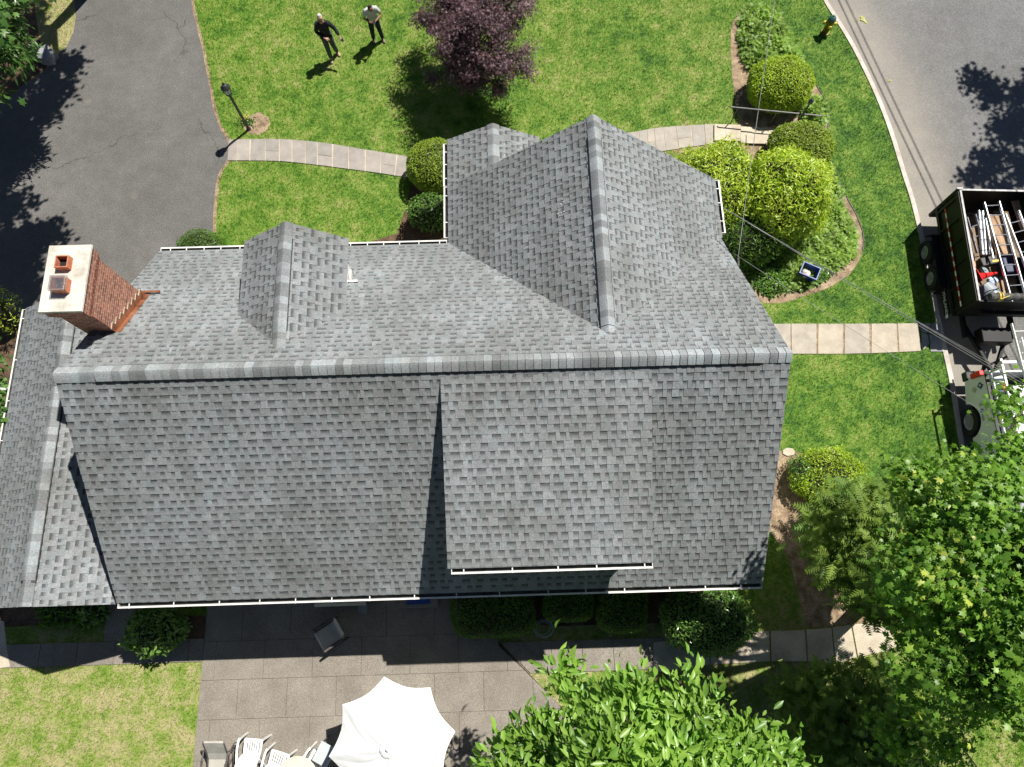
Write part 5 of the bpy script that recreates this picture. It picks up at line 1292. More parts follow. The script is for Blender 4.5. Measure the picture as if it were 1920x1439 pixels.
def plastic_chair(name, label, loc, rz, group=None):
    """moulded white armchair with slatted back; faces local -y"""
    t = thing(name, label, 'chair', loc, rz, group)
    def L(o): return o
    mb = MB()
    # seat, front edge rounded down, with a grid of slots
    nx, ny = 22, 14
    vs = []; 
    for j in range(ny + 1):
        for i in range(nx + 1):
            x = -.22 + .44 * i / nx; y = -.23 + .44 * j / ny; vs.append((x * (1 - .10 * (j / ny)), y, .43 - .02 * math.sin(PI * i / nx) - (.03 if j == 0 else 0) - .015 * j / ny))
    fs = []
    for j in range(ny):
        for i in range(nx):
            if 1 <= j <= 8 and i in (5, 8, 11, 14, 17): continue
            a = j * (nx + 1) + i; fs.append((a, a + 1, a + nx + 2, a + nx + 1))
    mb.add(vs, fs); s_ = mb.build('seat', M['chair'], t, world=False); q = s_.modifiers.new('solid', 'SOLIDIFY'); q.thickness = .012
    # back: leaning, curved, five vertical slots
    mb = MB(); nx, nz = 31, 10; vs = []
    for j in range(nz + 1):
        for i in range(nx + 1):
            u = i / nx * 2 - 1; v = j / nz; wd_ = .215 + .045 * math.sin(v * PI * .6)
            vs.append((u * wd_, .20 + .22 * v - .07 * u * u, .42 + .38 * v - .07 * u * u * v ** 3))
    fs = []
    for j in range(nz):
        for i in range(nx):
            if i % 3 == 1 and 3 < i < 27 and j in (2, 4, 6): continue
            a = j * (nx + 1) + i; fs.append((a, a + 1, a + nx + 2, a + nx + 1))
    mb.add(vs, fs); s_ = mb.build('backrest', M['chair'], t, world=False); q = s_.modifiers.new('solid', 'SOLIDIFY'); q.thickness = .012
    for sx in (-1, 1):
        mb = MB(); pts = [(sx * .20, .34, .74), (sx * .26, .18, .67), (sx * .29, 0, .655), (sx * .29, -.20, .65), (sx * .28, -.26, .62)]
        for a, b_ in zip(pts[:-1], pts[1:]): mb.beam(a, b_, .055, .018)
        mb.build('armrest', M['chair'], t, world=False, bevel=.005)
        mb = MB(); mb.beam((sx * .27, -.24, .64), (sx * .30, -.27, 0), .04, .035); mb.build('leg', M['chair'], t, world=False)
        mb = MB(); mb.beam((sx * .20, .22, .42), (sx * .29, .46, 0), .05, .04); mb.build('leg', M['chair'], t, world=False)
    return t
p = at(473, 1404, .43)
ch = plastic_chair('plastic_chair', 'white plastic armchair nearest the tan sling lounger on the patio', (p.x, p.y, .04), R(174), 'white plastic chairs on the patio')
def place(src, label, loc, rz):
    c = copy_tree(src); c.location = loc; c.rotation_euler = (0, 0, rz); c['label'] = label; return c
p = at(520, 1428, .43); place(ch, 'middle white plastic armchair, between the first chair and the cream table', (p.x, p.y, .04), R(163))
p = at(592, 1430, .43); place(ch, 'white plastic armchair beside the umbrella, half under a pale glass top', (p.x, p.y, .04), R(147))
p = at(556, 1462, .7); t = thing('round_table', 'round cream-topped table behind the plastic chairs at the bottom edge', 'table', (p.x, p.y, .04))
mb = MB(); mb.lathe((p.x, p.y, .70), [(.50, 0), (.52, .01), (.52, .03), (.50, .035)], 36); mb.build('table_top', M['cream'], t)
for k in range(4):
    a = k * PI / 2 + .6; mb = MB(); mb.tube([(p.x + .38 * math.cos(a), p.y + .38 * math.sin(a), .70), (p.x + .42 * math.cos(a), p.y + .42 * math.sin(a), .04)], .02, 8); mb.build('leg', M['chair'], t)
p = at(606, 1414, .76); t = thing('side_table', 'square pale glass side table with dark frame in the umbrella\'s shadow', 'side table', (p.x, p.y, .04), R(-28))
mb = MB(); mb.box((0, 0, .72), (.36, .48, .02)); mb.build('table_top', M['tint'], t, world=False, bevel=.004)
for sx in (-1, 1):
    for sy in (-1, 1): mb = MB(); mb.beam((sx * .15, sy * .2, .71), (sx * .17, sy * .22, 0), .025, .025); mb.build('leg', M['bronze'], t, world=False)
mb = MB(); mb.box((0, 0, .695), (.34, .46, .022)); mb.build('frame', M['bronze'], t, world=False)

def sling_chair(name, label, loc, rz, wheel=False, long=False):
    t = thing(name, label, 'chair', loc, rz); mb = MB(); w_ = .235
    prof = [(-.36, .34), (-.30, .40), (-.05, .385), (.15, .37), (.22, .42), (.30, .62), (.40, .92), (.43, .95)] if not long else [(-1.0, .34), (-.6, .33), (-.2, .34), (.05, .38), (.22, .52), (.40, .72), (.50, .82), (.54, .80)]
    vs = [(sx * w_, y, z) for y, z in prof for sx in (-1, 1)]; fs = [(2 * i, 2 * i + 1, 2 * i + 3, 2 * i + 2) for i in range(len(prof) - 1)]
    mb.add(vs, fs); s_ = mb.build('sling', M['sling'], t, world=False); q = s_.modifiers.new('solid', 'SOLIDIFY'); q.thickness = .012
    for sx in (-1, 1):
        x = sx * (w_ + .025); mb = MB(); mb.tube([(x, y, z) for y, z in prof], .017, 8); mb.build('frame', M['bronze'], t, world=False)
        x = sx * (w_ + .07); mb = MB()
        mb.tube([(x, .25, .60), (x, .05, .63), (x, -.25, .62), (x, -.30, .55), (x, -.30, .02), (x, .30, .02), (x, .26, .60)], .017, 8); mb.box((x, -.1, .635), (.055, .34, .018)); mb.build('armrest', M['bronze'], t, world=False)
    if wheel:
        mb = MB(); c0 = Vector((w_ + .12, .12, .33)); pts = [c0 + Vector((0, .30 * math.cos(a), .30 * math.sin(a))) for a in [k * 2 * PI / 24 for k in range(25)]]
        mb.tube(pts, .014, 6); 
        for k in range(4): a = k * PI / 2 + .3; mb.beam(c0, c0 + Vector((.0, .3 * math.cos(a), .3 * math.sin(a))), .014, .014)
        mb.build('wheel', M['bronze'], t, world=False)
    return t
p = at(403, 1415, .5); sling_chair('sling_lounger', 'tan sling lounge chair with bronze frame at the patio\'s lawn edge', (p.x + .06, p.y - .18, .04), R(-2), True, True)
p = at(618, 1190, .4); sling_chair('sling_chair', 'grey sling patio chair standing alone in the house\'s shade', (p.x + .02, p.y, .04), R(-58))
# black wrought iron plant stand
p = at(848, 1410, .9); t = thing('plant_stand', 'thin black iron stand between the umbrella and the broadleaf tree', 'stand', (p.x, p.y - .1, .04))
mb = MB(); mb.tube([(p.x, p.y - .1, .04), (p.x - .01, p.y - .1, .5), (p.x + .01, p.y - .06, .9)], .012, 8); mb.build('pole', M['blackmetal'], t)
mb = MB(); mb.lathe((p.x + .01, p.y - .05, .9), [(.09, 0), (.10, .015), (.03, .03)], 14); mb.build('dish', M['blackmetal'], t)
for k in range(3): a = k * 2.09; mb = MB(); mb.tube([(p.x, p.y - .1, .3), (p.x + .16 * math.cos(a), p.y - .1 + .16 * math.sin(a), .05)], .01, 6); mb.build('leg', M['blackmetal'], t)

# ------------------------------------------------------------------ CABLES
def cable(name, pts, r, label, group=None, sag=.15, mat='wire'):
    a, e = Vector(pts[0]), Vector(pts[1]); P = [a.lerp(e, f / 16) - Vector((0, 0, sag * 4 * (f / 16) * (1 - f / 16))) for f in range(17)]
    mb = MB(); mb.tube(P, r, 6); return tag(mb.build(name, M[mat], smooth=True), label, 'cable', group)
a = at(1382, 497, 4.05); e0 = at(1453, 8, 6.0); e = a + (e0 - a) * 1.35
cable('overhead_cable', (a, e), .008, 'single overhead cable running from the main roof corner up past the round bush', sag=.12)
mb = MB(); mb.tube([at(1385, 485, 4.15), at(1384, 498, 4.0), at(1380, 506, 3.9)], [.012, .03, .015], 8); tag(mb.build('cable_clamp', M['wire']), 'small pale clamp where the single cable meets the main roof edge', 'clamp')
for k, (o1, o2, r_) in enumerate(((0, 0, .006), (.03, 5, .0045), (.07, -7, .0045))):
    a = at(1347, 384, 3.3 + o1); e = at(1930, 727 + o2, 6.5)
    cable('service_cable', (a, e), r_, ['lowest', 'middle', 'upper'][k] + ' strand of the service cables running from the wing gutter over the trailer hitch', 'service cables from the house over the street', sag=.02 + .03 * k)
a = at(1372, 473, 3.9); e = at(1930, 826, 6.2); cable('overhead_cable', (a, e), .005, 'thin separate cable from the roof corner crossing the side path and lawn', sag=.05)
for k, (q0, q1, hh) in enumerate((((1580, 0), (1762, 385), 6.6), ((1594, 0), (1772, 372), 7.4))):
    a = at(*q0) - SH * hh; e = at(*q1) - SH * hh; d = (e - a); a2 = a - d * 1.5; e2 = e + d * 1.5
    cable('street_cable', (Vector((a2.x, a2.y, hh)), Vector((e2.x, e2.y, hh))), .022, ['lower', 'upper'][k] + ' street power line, out of view, drawing a shadow line on the street', 'power lines above the street', sag=.0)

# ------------------------------------------------------------------ TRAILER (local +y = towards its rear gate, x = away from the kerb)
tf, tr_ = at(1836, 563, 1.8), at(1800, 357, 1.8)
ang = math.atan2(-(tr_.x - tf.x), tr_.y - tf.y); TL = math.hypot(tr_.x - tf.x, tr_.y - tf.y)
TR = thing('dump_trailer', 'black dump trailer full of ladders and tools parked on the street', 'trailer', (tf.x, tf.y, -.11), ang)
TW = 2.1; ZF = .72; ZR = 1.88
def tb(name, mat, boxes, parent=TR, bevel=.006, **k):
    mb = MB()
    for c_, d_ in boxes: mb.box(c_, d_)
    return mb.build(name, M[mat], parent, world=False, bevel=bevel)
mb = MB(); mb.box((.03, TL / 2, (ZF + ZR) / 2), (.05, TL, ZR - ZF))
for k in range(6): mb.box((-.012, .12 + k * (TL - .24) / 5, (ZF + ZR) / 2 - .05), (.04, .07, ZR - ZF - .12))
mb.box((-.012, TL / 2, ZR - .09), (.045, TL, .14)); mb.box((-.015, TL / 2, ZF + .05), (.05, TL, .12))
mb.build('side_wall', M['trailer'], TR, world=False, bevel=.004)
tb('side_wall', 'trailer', [((TW - .03, TL / 2, (ZF + ZR) / 2), (.05, TL, ZR - ZF)), ((TW + .012, TL / 2, ZR - .09), (.045, TL, .14))])
tb('front_wall', 'trailer', [((TW / 2, .03, (ZF + ZR) / 2 - .04), (TW - .1, .05, ZR - ZF - .08)), ((TW / 2, -.10, ZR - .62), (TW * .6, .12, .12))])
tb('rear_gate', 'trailer', [((TW / 2, TL + .03, (.35 + ZR) / 2), (TW + .04, .05, ZR - .35)), ((TW / 2, TL + .07, 1.2), (TW, .05, .1)), ((.02, TL + .08, (.35 + ZR) / 2), (.1, .06, ZR - .35)), ((TW - .02, TL + .08, (.35 + ZR) / 2), (.1, .06, ZR - .35))])
tb('top_edge', 'rim', [((.03, TL / 2, ZR + .008), (.055, TL, .014)), ((TW - .03, TL / 2, ZR + .008), (.055, TL, .014)), ((TW / 2 + .1, .03, ZR - .07), (TW - .4, .045, .012)), ((TW / 2, TL + .03, ZR + .012), (TW, .055, .014))], bevel=0)
tb('gate_hook', 'rim', [((.0, TL + .06, ZR + .03), (.16, .05, .035))], bevel=.004)
mb = MB()
for k in range(5): mb.box((.09 + .05 + k * .38 + .19 - .05, TL / 2, ZF + .012), (.374, TL - .06, .02))
mb.build('floor', M['wood'], TR, world=False)
tb('chassis', 'trailer', [((.35, TL / 2 - .3, .56), (.1, TL + .6, .14)), ((TW - .35, TL / 2 - .3, .56), (.1, TL + .6, .14)), ((TW / 2, .2, .56), (TW - .6, .1, .12)), ((TW / 2, TL - .2, .56), (TW - .6, .1, .12)), ((TW / 2, 1.9, .42), (TW + .1, .07, .07)), ((TW / 2, 1.02, .42), (TW + .1, .07, .07))])
mb = MB(); n = 20
for k in range(n):
    a, b = .12 + (TL - .3) * k / n, .12 + (TL - .3) * (k + 1) / n
    mb.box((-.040, (a + b) / 2, 1.18), (.006, b - a, .055), mi=k % 2)
mb.build('reflective_tape', [M['whitetape'], M['redtape']], TR, world=False)
def wheel(parent, c, r_, w_, side, alu=True, rimr=.6, spokes=6):
    ax = (side, 0, 0); o = Vector(c)
    mb = MB(); prof = [(r_ * rimr, -w_ / 2), (r_ * .93, -w_ / 2), (r_, -w_ / 2 + .03), (r_, w_ / 2 - .03), (r_ * .95, w_ / 2), (r_ * rimr, w_ / 2), (r_ * rimr * .96, w_ / 2 - .03), (r_ * rimr * .96, -w_ / 2)]
    m_ = Vector(ax).to_track_quat('Z', 'Y').to_matrix(); n = 32; vs = []; fs = []
    for q, z in prof:
        for j in range(n): vs.append(m_ @ Vector((q * math.cos(2 * PI * j / n), q * math.sin(2 * PI * j / n), z)))
    for i in range(len(prof)):
        for j in range(n):
            a = i * n + j; b = i * n + (j + 1) % n; i2 = (i + 1) % len(prof); fs.append((a, b, i2 * n + (j + 1) % n, i2 * n + j))
    w_o = bpy.data.objects.new('wheel', None); COL.objects.link(w_o); w_o.parent = parent; w_o.location = o; w_o.empty_display_size = .1
    mb.add(vs, fs); mb.build('tyre', M['rubber'], w_o, world=False, smooth=False)
    mb = MB(); rr_ = r_ * rimr * .97
    mb.lathe((0, 0, 0), [(rr_, -w_ * .3), (rr_, w_ * .30), (rr_ * .93, w_ * .30), (rr_ * .86, w_ * .05), (rr_ * .8, w_ * .03), (.001, w_ * .03)], 28, axis=ax)
    rim = mb.build('rim', M['grey'] if spokes != 6 else M['black'], w_o, world=False)
    mb = MB()
    for k in range(spokes):
        a = k * 2 * PI / spokes; p0 = m_ @ Vector((rr_ * .16 * math.cos(a), rr_ * .16 * math.sin(a), w_ * .16))
        for da in ((-.16, .16) if spokes == 6 else (0,)):
            p1 = m_ @ Vector((rr_ * .95 * math.cos(a + da), rr_ * .95 * math.sin(a + da), w_ * .26)); mb.beam(p0, p1, rr_ * (.13 if spokes == 6 else .25), .02)
    mb.lathe((0, 0, 0), [(rr_ * .22, w_ * .05), (rr_ * .22, w_ * .22), (rr_ * .12, w_ * .28)], 14, axis=ax)
    for k in range(5 if spokes == 6 else 6):
        a = k * 2 * PI / 5; mb.lathe(m_ @ Vector((rr_ * .36 * math.cos(a), rr_ * .36 * math.sin(a), w_ * .12)), [(.012, 0), (.012, .03)], 6, axis=ax)
    mb.build('spokes', M['chair'] if spokes == 6 else M['rim'], w_o, world=False)
    mb = MB(); mb.lathe((0, 0, 0), [(rr_ * .98, w_ * .30), (rr_ * 1.02, w_ * .34), (rr_ * .92, w_ * .34), (rr_ * .90, w_ * .28)], 28, axis=ax); mb.build('rim_lip', M['alu'], w_o, world=False)
    return w_o
inv = Matrix.Rotation(-ang, 3, 'Z')
def tl(p): v = inv @ (Vector(p) - Vector((tf.x, tf.y, 0))); return v
for (qx, qy) in ((1735, 472), (1745, 521)):
    c_ = tl(at(qx, qy, .32)); 
    wheel(TR, (c_.x + .10, c_.y, .36), .36, .21, -1, spokes=8); wheel(TR, (TW + .2, c_.y, .36), .36, .21, 1, spokes=8)
ya_, yb2 = tl(at(1745, 521, .32)).y, tl(at(1735, 472, .32)).y
for x_, sx in ((-.15, -1), (TW + .15, 1)):
    mb = MB(); pts = [(ya_ - .52, .40), (ya_ - .40, .74), (yb2 + .40, .74), (yb2 + .52, .40)]
    for (a0, z0), (a1, z1) in zip(pts[:-1], pts[1:]): mb.beam((x_, a0, z0), (x_, a1, z1), .28, .02)
    mb.build('fender', M['trailer'], TR, world=False, bevel=.004)
# tongue, jack, toolbox with lettering
mb = MB(); mb.beam((.35, -.1, .52), (TW / 2 - .03, -1.65, .48), .08, .12); mb.beam((TW - .35, -.1, .52), (TW / 2 + .03, -1.65, .48), .08, .12); mb.box((TW / 2, -1.78, .48), (.09, .34, .09)); mb.build('tongue', M['trailer'], TR, world=False)
tb('pump_box', 'trailer', [((TW / 2, -.62, .72), (.85, .45, .36))], bevel=.02)
mb = MB(); mb.tube([(TW / 2 + .14, -1.3, .02), (TW / 2 + .14, -1.3, 1.0)], .035, 10); mb.box((TW / 2 + .14, -1.3, .01), (.2, .2, .02)); mb.tube([(TW / 2 + .14, -1.3, .98), (TW / 2 + .34, -1.3, .98)], .012, 6); mb.build('jack', M['blackmetal'], TR, world=False)
tb('skirt_panel', 'trailer', [((-.06, .62, .55), (.03, 1.05, .26))])
def text(s_, size, mat, parent, loc, mtx, name='lettering', depth=.002):
    cu = bpy.data.curves.new(name, 'FONT'); cu.body = s_; cu.size = size; cu.extrude = depth; cu.align_x = 'CENTER'; cu.align_y = 'CENTER'
    tmp = bpy.data.objects.new('tmp', cu); COL.objects.link(tmp); dg = bpy.context.evaluated_depsgraph_get()
    me = bpy.data.meshes.new_from_object(tmp.evaluated_get(dg)); bpy.data.objects.remove(tmp)
    me.materials.clear(); me.materials.append(M[mat]); o = link(name, me, parent); o.matrix_local = Matrix.Translation(loc) @ mtx.to_4x4(); return o
def face_left(rot=0):   # text plane on a wall facing local -x; reading along -y
    m = Matrix(((0, 0, -1), (-1, 0, 0), (0, 1, 0)))
    return m @ Matrix.Rotation(rot, 3, 'Z')
text('SOUTHLAND', .17, 'letter', TR, (-.078, .62, .55), face_left(), depth=.003)
tb('sticker', 'letter', [((-.077, .06, .53), (.004, .10, .12))], bevel=0)

# loads in the trailer: own things
def ladder(label, a, b, wv, n=None, rail=.028, depth=.075, group='aluminium ladders in the trailer', sp=.305, mat='alu', name='ladder'):
    a = Vector(a); b = Vector(b); wv = Vector(wv); L = (b - a).length; d = (b - a) / L
    t = thing(name, label, 'ladder', a, 0, group)
    for s_ in (0, 1):
        mb = MB(); mb.beam(a + wv * s_, b + wv * s_, rail, depth); mb.build('rail', M[mat], t, bevel=.003)
    k = .16; 
    while k < L - .05:
        mb = MB(); p = a + d * k; mb.tube([p, p + wv], .015, 8); mb.build('rung', M[mat], t); k += sp
    return t
off_ = Vector((0, 0, -.11))
ladder('long aluminium ladder on top of the trailer load, nearest the curb', at(1897, 566, 1.80), at(1845, 380, 1.95), (.43, .02, 0))
ladder('long aluminium ladder in the trailer, farther from the curb and slightly turned', at(1938, 540, 1.72), at(1885, 402, 1.80), (.40, .10, 0))
ladder('short aluminium stepladder folded against the trailer\'s curb side wall', at(1832, 475, 1.25), at(1813, 408, 1.55), (.26, .09, .0))
def rail_pole(label, q0, z0, q1, z1, r_, mat='alu'):
    mb = MB(); a = at(q0[0], q0[1], z0); b = at(q1[0], q1[1], z1); mb.tube([a, a.lerp(b, .8), b], [r_, r_, r_ * .8], 10)
    return tag(mb.build('metal_pole', M[mat], smooth=False), label, 'pole', 'aluminium poles in the trailer')
rail_pole('thick aluminium pole in the trailer, curb side one of the pair beside the stepladder', (1842, 478), 1.35, (1835, 395), 1.5, .045)
rail_pole('thick aluminium pole in the trailer, right one of the pair beside the stepladder', (1848, 478), 1.35, (1842, 396), 1.5, .045)
rail_pole('thin aluminium pole leaning left of the stepladder in the trailer', (1815, 450), 1.4, (1807, 400), 1.75, .022, 'chair')
rail_pole('thin aluminium pole lying under the long ladder in the trailer', (1862, 485), 1.2, (1848, 410), 1.2, .03)
rail_pole('short aluminium pole lying low in the trailer beside the pole pair', (1856, 478), 1.1, (1851, 425), 1.15, .025)
def tbox(name, label, cat, q, z, dims, rot, mat, group=None, tilt=0):
    p = at(q[0], q[1], z); mb = MB(); mb.box((0, 0, 0), dims); o = mb.build(name, M[mat], bevel=min(dims) * .12); o.location = p; o.rotation_euler = (tilt, 0, ang + rot); return tag(o, label, cat, group)
tbox('cardboard_sheet', 'brown board lying under the long ladder in the trailer', 'board', (1873, 440), 1.05, (.42, 1.3, .05), 0, 'cardboard', 'brown boards in the trailer')
tbox('timber_board', 'brown timber board by the far side of the trailer behind the turned ladder', 'board', (1913, 405), 1.3, (.22, 1.0, .05), .12, 'cardboard', 'brown boards in the trailer')
tbox('timber_board', 'orange-brown plank between the two long ladders in the trailer', 'board', (1896, 440), 1.2, (.14, 1.5, .05), .05, 'wood', 'brown boards in the trailer')
tbox('timber_board', 'narrow wooden strip lying on the bare floor of the trailer', 'board', (1882, 545), .68, (.06, .9, .03), .02, 'cardboard', 'brown boards in the trailer')
tbox('bucket_crate', 'dark grey crate under the ladders near the trailer\'s middle', 'crate', (1892, 500), .85, (.5, .5, .3), .1, 'navy')
tbox('orange_level', 'orange-tan long tool case against the curb side wall of the trailer', 'tool', (1824, 492), 1.1, (.09, .52, .10), -.05, 'orange')
tbox('toolbox', 'dark toolbox lying beside the hand cart wheel in the trailer', 'toolbox', (1850, 492), .9, (.5, .28, .25), .25, 'black')
tbox('yellow_level', 'yellow-green strap bundle beside the poles in the trailer', 'strap', (1866, 490), 1.0, (.22, .07, .06), .2, 'yellow')
# hand cart wheel
p = at(1845, 509, 1.0); t = thing('hand_cart_wheel', 'small black cart wheel lying in the trailer above the red cone', 'wheel', p)
mb = MB(); mb.lathe(p, [(.11, -.03), (.15, -.035), (.165, 0), (.15, .035), (.11, .03)], 20, axis=(.2, .2, 1)); mb.build('tyre', M['rubber'], t)
mb = MB(); mb.lathe(p, [(.11, -.015), (.11, .04), (.03, .05), (.03, .07)], 16, axis=(.2, .2, 1)); mb.build('rim', M['grey'], t)
# red cone on its side
a = at(1829, 521, 1.45); e = at(1869, 512, 1.2); d = (e - a); t = thing('traffic_cone', 'bright red traffic cone lying on its side in the trailer', 'cone', a)
mb = MB(); mb.lathe(a, [(.13, 0), (.125, .03), (.03, d.length - .02), (.022, d.length)], 20, axis=d); mb.build('cone_body', M['red'], t, smooth=False)
mb = MB(); m_ = d.to_track_quat('Z', 'Y').to_matrix(); mb.box(a - d.normalized() * .02, (.34, .34, .03), mat=m_); mb.build('cone_base', M['red'], t)
# cloth
p = at(1861, 527, .95); crumple('work_cloth', p, .16, 'decal_tan', 'pale blue folded cloth lying below the red cone in the trailer', 'cloth', seed=9, sq=(1.1, .75, .25)).data.materials[0] = surf('pale_blue_cloth', (.42, .50, .66), (.52, .60, .74), 8, .9)
# grey drum
a = at(1842, 540, 1.05); e = at(1872, 572, 1.1); d = e - a; t = thing('grey_drum', 'grey ribbed plastic drum lying at the front corner of the trailer', 'drum', a)
Ld = d.length + .12; mb = MB(); mb.lathe(a - d.normalized() * .06, [(.16, 0), (.26, .03), (.28, Ld * .35), (.285, Ld * .40), (.275, Ld * .42), (.28, Ld * .62), (.287, Ld * .66), (.275, Ld * .68), (.25, Ld), (.12, Ld + .03)], 26, axis=d); mb.build('drum_body', M['grey'], t)
for f in (.40, .66):
    mb = MB(); mb.lathe(a - d.normalized() * .06 + d.normalized() * Ld * f, [(.285, 0), (.297, .008), (.297, .02), (.285, .03)], 26, axis=d); mb.build('drum_band', M['navy'], t)
# rolled mesh tarp across the front wall
pA = Vector((tf.x, tf.y, 0)) + Matrix.Rotation(ang, 3, 'Z') @ Vector((.30, .10, ZR - .06)); pB = Vector((tf.x, tf.y, 0)) + Matrix.Rotation(ang, 3, 'Z') @ Vector((TW - .1, .10, ZR - .03))
t = thing('rolled_tarp', 'rolled dark mesh tarp lying along the front wall of the trailer', 'tarp', pA)
mb = MB(); P_ = [pA.lerp(pB, f / 24) + Vector((0, .012 * math.sin(f * 1.9), .008 * math.sin(f * 2.7))) for f in range(25)]; mb.tube(P_, [.105 + .012 * math.sin(k * 2.1) for k in range(25)], 14); mb.build('tarp_roll', M['mesh'], t)
mb = MB(); q = pA.lerp(pB, .12)
mb.lathe(q, [(.118, 0), (.124, .0), (.124, .04), (.118, .04)], 18, axis=pB - pA); mb.lathe(pA.lerp(pB, .17), [(.118, 0), (.124, .0), (.124, .025), (.118, .025)], 18, axis=pB - pA); mb.beam(q + Vector((.02, -.10, .08)), pA.lerp(pB, .27) + Vector((0, -.02, .125)), .02, .012)
mb.build('strap', M['yellow'], t)

# ------------------------------------------------------------------ TRUCK (local -y = forward, x = away from the kerb; rear bumper at y=0)
tp = at(1840, 700, 1.1)
TK = thing('pickup_truck', 'white pickup truck with ladder rack parked on the street under the maple', 'truck', (13.12, tp.y + .02, -.11), R(-.6))
def side_profile(pts, x0, x1, mb, mi=0):
    n = len(pts); vs = [(x0, y, z) for y, z in pts] + [(x1, y, z) for y, z in pts]
    fs = [tuple(range(n)), tuple(range(n, 2 * n))[::-1]] + [(i, i + n, (i + 1) % n + n, (i + 1) % n) for i in range(n)]
    mb.add(vs, fs, mi)
def arch(cy, r_, z0, n=12): return [(cy + r_ * math.cos(PI * k / n), z0 + r_ * math.sin(PI * k / n)) for k in range(n + 1)]
WY1, WY2 = -1.22, -4.75
low = [(-.02, .62)] + arch(WY1, .49, .42) + arch(WY2, .49, .42) + [(-5.72, .55)]
for x0, x1 in ((0, .16), (1.86, 2.02)):
    mb = MB()
    prof = [(-.02, .62)] + arch(WY1, .48, .45) + [(-2.6, .45), (-3.4, .45)] + arch(WY2, .48, .45) + [(-5.70, .55), (-5.74, .85), (-5.60, 1.12), (-4.05, 1.24), (-2.05, 1.30), (-2.02, 1.42), (-.05, 1.42), (0, 1.2)]
    side_profile(prof, x0, x1, mb)
    mb.v = [(x + (max(z - .75, 0) ** 1.3 * .22) * (1 if x < 1 else -1), y, z) for x, y, z in mb.v]
    mb.build('side_panel', M['truck'], TK, world=False, bevel=.03)
mb = MB(); mb.box((1.01, -4.86, 1.14), (1.72, 1.55, .12)); mb.build('hood', M['truck'], TK, world=False, bevel=.04)
mb = MB(); side_profile([(-2.02, 1.28), (-4.1, 1.22), (-3.35, 1.88), (-2.9, 1.98), (-2.3, 1.97), (-2.06, 1.85)], .14, 1.88, mb); mb.build('cab', M['truck'], TK, world=False, bevel=.05)
mb = MB(); side_profile([(-2.12, 1.34), (-3.92, 1.30), (-3.34, 1.80), (-2.9, 1.87), (-2.3, 1.86), (-2.13, 1.78)], .125, .139, mb); mb.build('side_window', M['glass'], TK, world=False); mb = MB(); side_profile([(-2.12, 1.34), (-3.92, 1.30), (-3.34, 1.80), (-2.9, 1.87), (-2.3, 1.86), (-2.13, 1.78)], 1.881, 1.895, mb); mb.build('side_window', M['glass'], TK, world=False)
mb = MB(); mb.add([(.25, -4.09, 1.26), (1.77, -4.09, 1.26), (1.70, -3.37, 1.89), (.32, -3.37, 1.89)], [(0, 1, 2, 3)]); mb.build('windscreen', M['glass'], TK, world=False)
mb = MB(); mb.box((1.01, -1.02, .82), (1.7, 1.98, .04)); mb.box((1.01, -2.0, 1.1), (1.7, .05, .6)); mb.build('bed_floor', M['black'], TK, world=False)
mb = MB(); mb.box((1.01, -.03, 1.08), (1.68, .06, .62)); mb.build('tailgate', M['truck'], TK, world=False, bevel=.02)
mb = MB(); mb.box((1.01, .10, .62), (1.95, .2, .2)); mb.box((.07, .04, .66), (.18, .26, .22)); mb.build('rear_bumper', M['black'], TK, world=False, bevel=.03)
mb = MB(); mb.box((1.01, -5.8, .6), (1.95, .18, .26)); mb.build('front_bumper', M['black'], TK, world=False, bevel=.03)
for sx in (0.05, 1.97):
    mb = MB(); mb.box((sx, -.035, 1.12), (.125, .14, .42)); mb.build('tail_light', M['red'], TK, world=False, bevel=.015)
    mb = MB(); mb.box((sx + (.06 if sx < 1 else -.06), -1.04, 1.43), (.13, 1.92, .035)); mb.build('bed_rail', M['black'], TK, world=False, bevel=.008)
    mb = MB(); mb.box((sx, -5.68, .98), (.12, .1, .2)); mb.build('headlight', M['tint'], TK, world=False, bevel=.01)
for y_ in (WY1, WY2): wheel(TK, (.13, y_, .41), .41, .27, -1, rimr=.62); wheel(TK, (1.89, y_, .41), .41, .27, 1, rimr=.62)
mb = MB(); mb.box((1.01, -2.9, .55), (1.6, 5.2, .2)); mb.build('underbody', M['black'], TK, world=False)
for x_ in (.10, 1.92):
    mb = MB()
    for y_ in (-.12, -1.9): mb.beam((x_, y_, 1.44), (x_, y_, 2.08), .05, .05)
    mb.beam((x_, .1, 2.10), (x_, -5.0, 2.10), .05, .05); mb.build('rack_side', M['alu'], TK, world=False)
for y_ in (.0, -1.9, -3.6):
    mb = MB(); mb.beam((.08, y_, 2.14), (1.94, y_, 2.14), .07, .04); mb.build('rack_bar', M['chair'], TK, world=False)
# door handles, decals
mb = MB(); mb.box((-.012, -2.45, 1.12), (.03, .16, .03)); mb.box((-.012, -3.3, 1.10), (.03, .16, .03)); mb.build('handle', M['truck'], TK, world=False)
def pinch(z): return max(z - .75, 0) ** 1.3 * .22
def decal(name, mat, poly, x=-.003):   # poly in (y,z) on the curb-side panel
    mb = MB(); n = len(poly); mb.add([(x - .004 + pinch(z), y, z) for y, z in poly] + [(x + pinch(z), y, z) for y, z in poly], [tuple(range(n)), tuple(range(n, 2 * n))[::-1]] + [(i, i + n, (i + 1) % n + n, (i + 1) % n) for i in range(n)])
    return mb.build(name, M[mat], TK, world=False)
def diam(cy, cz, r_): return [(cy + r_, cz), (cy, cz + r_), (cy - r_, cz), (cy, cz - r_)]
decal('diamond_badge', 'decal_blue', diam(-.36, 1.14, .10)); decal('diamond_badge', 'decal_tan', diam(-.42, .92, .085))
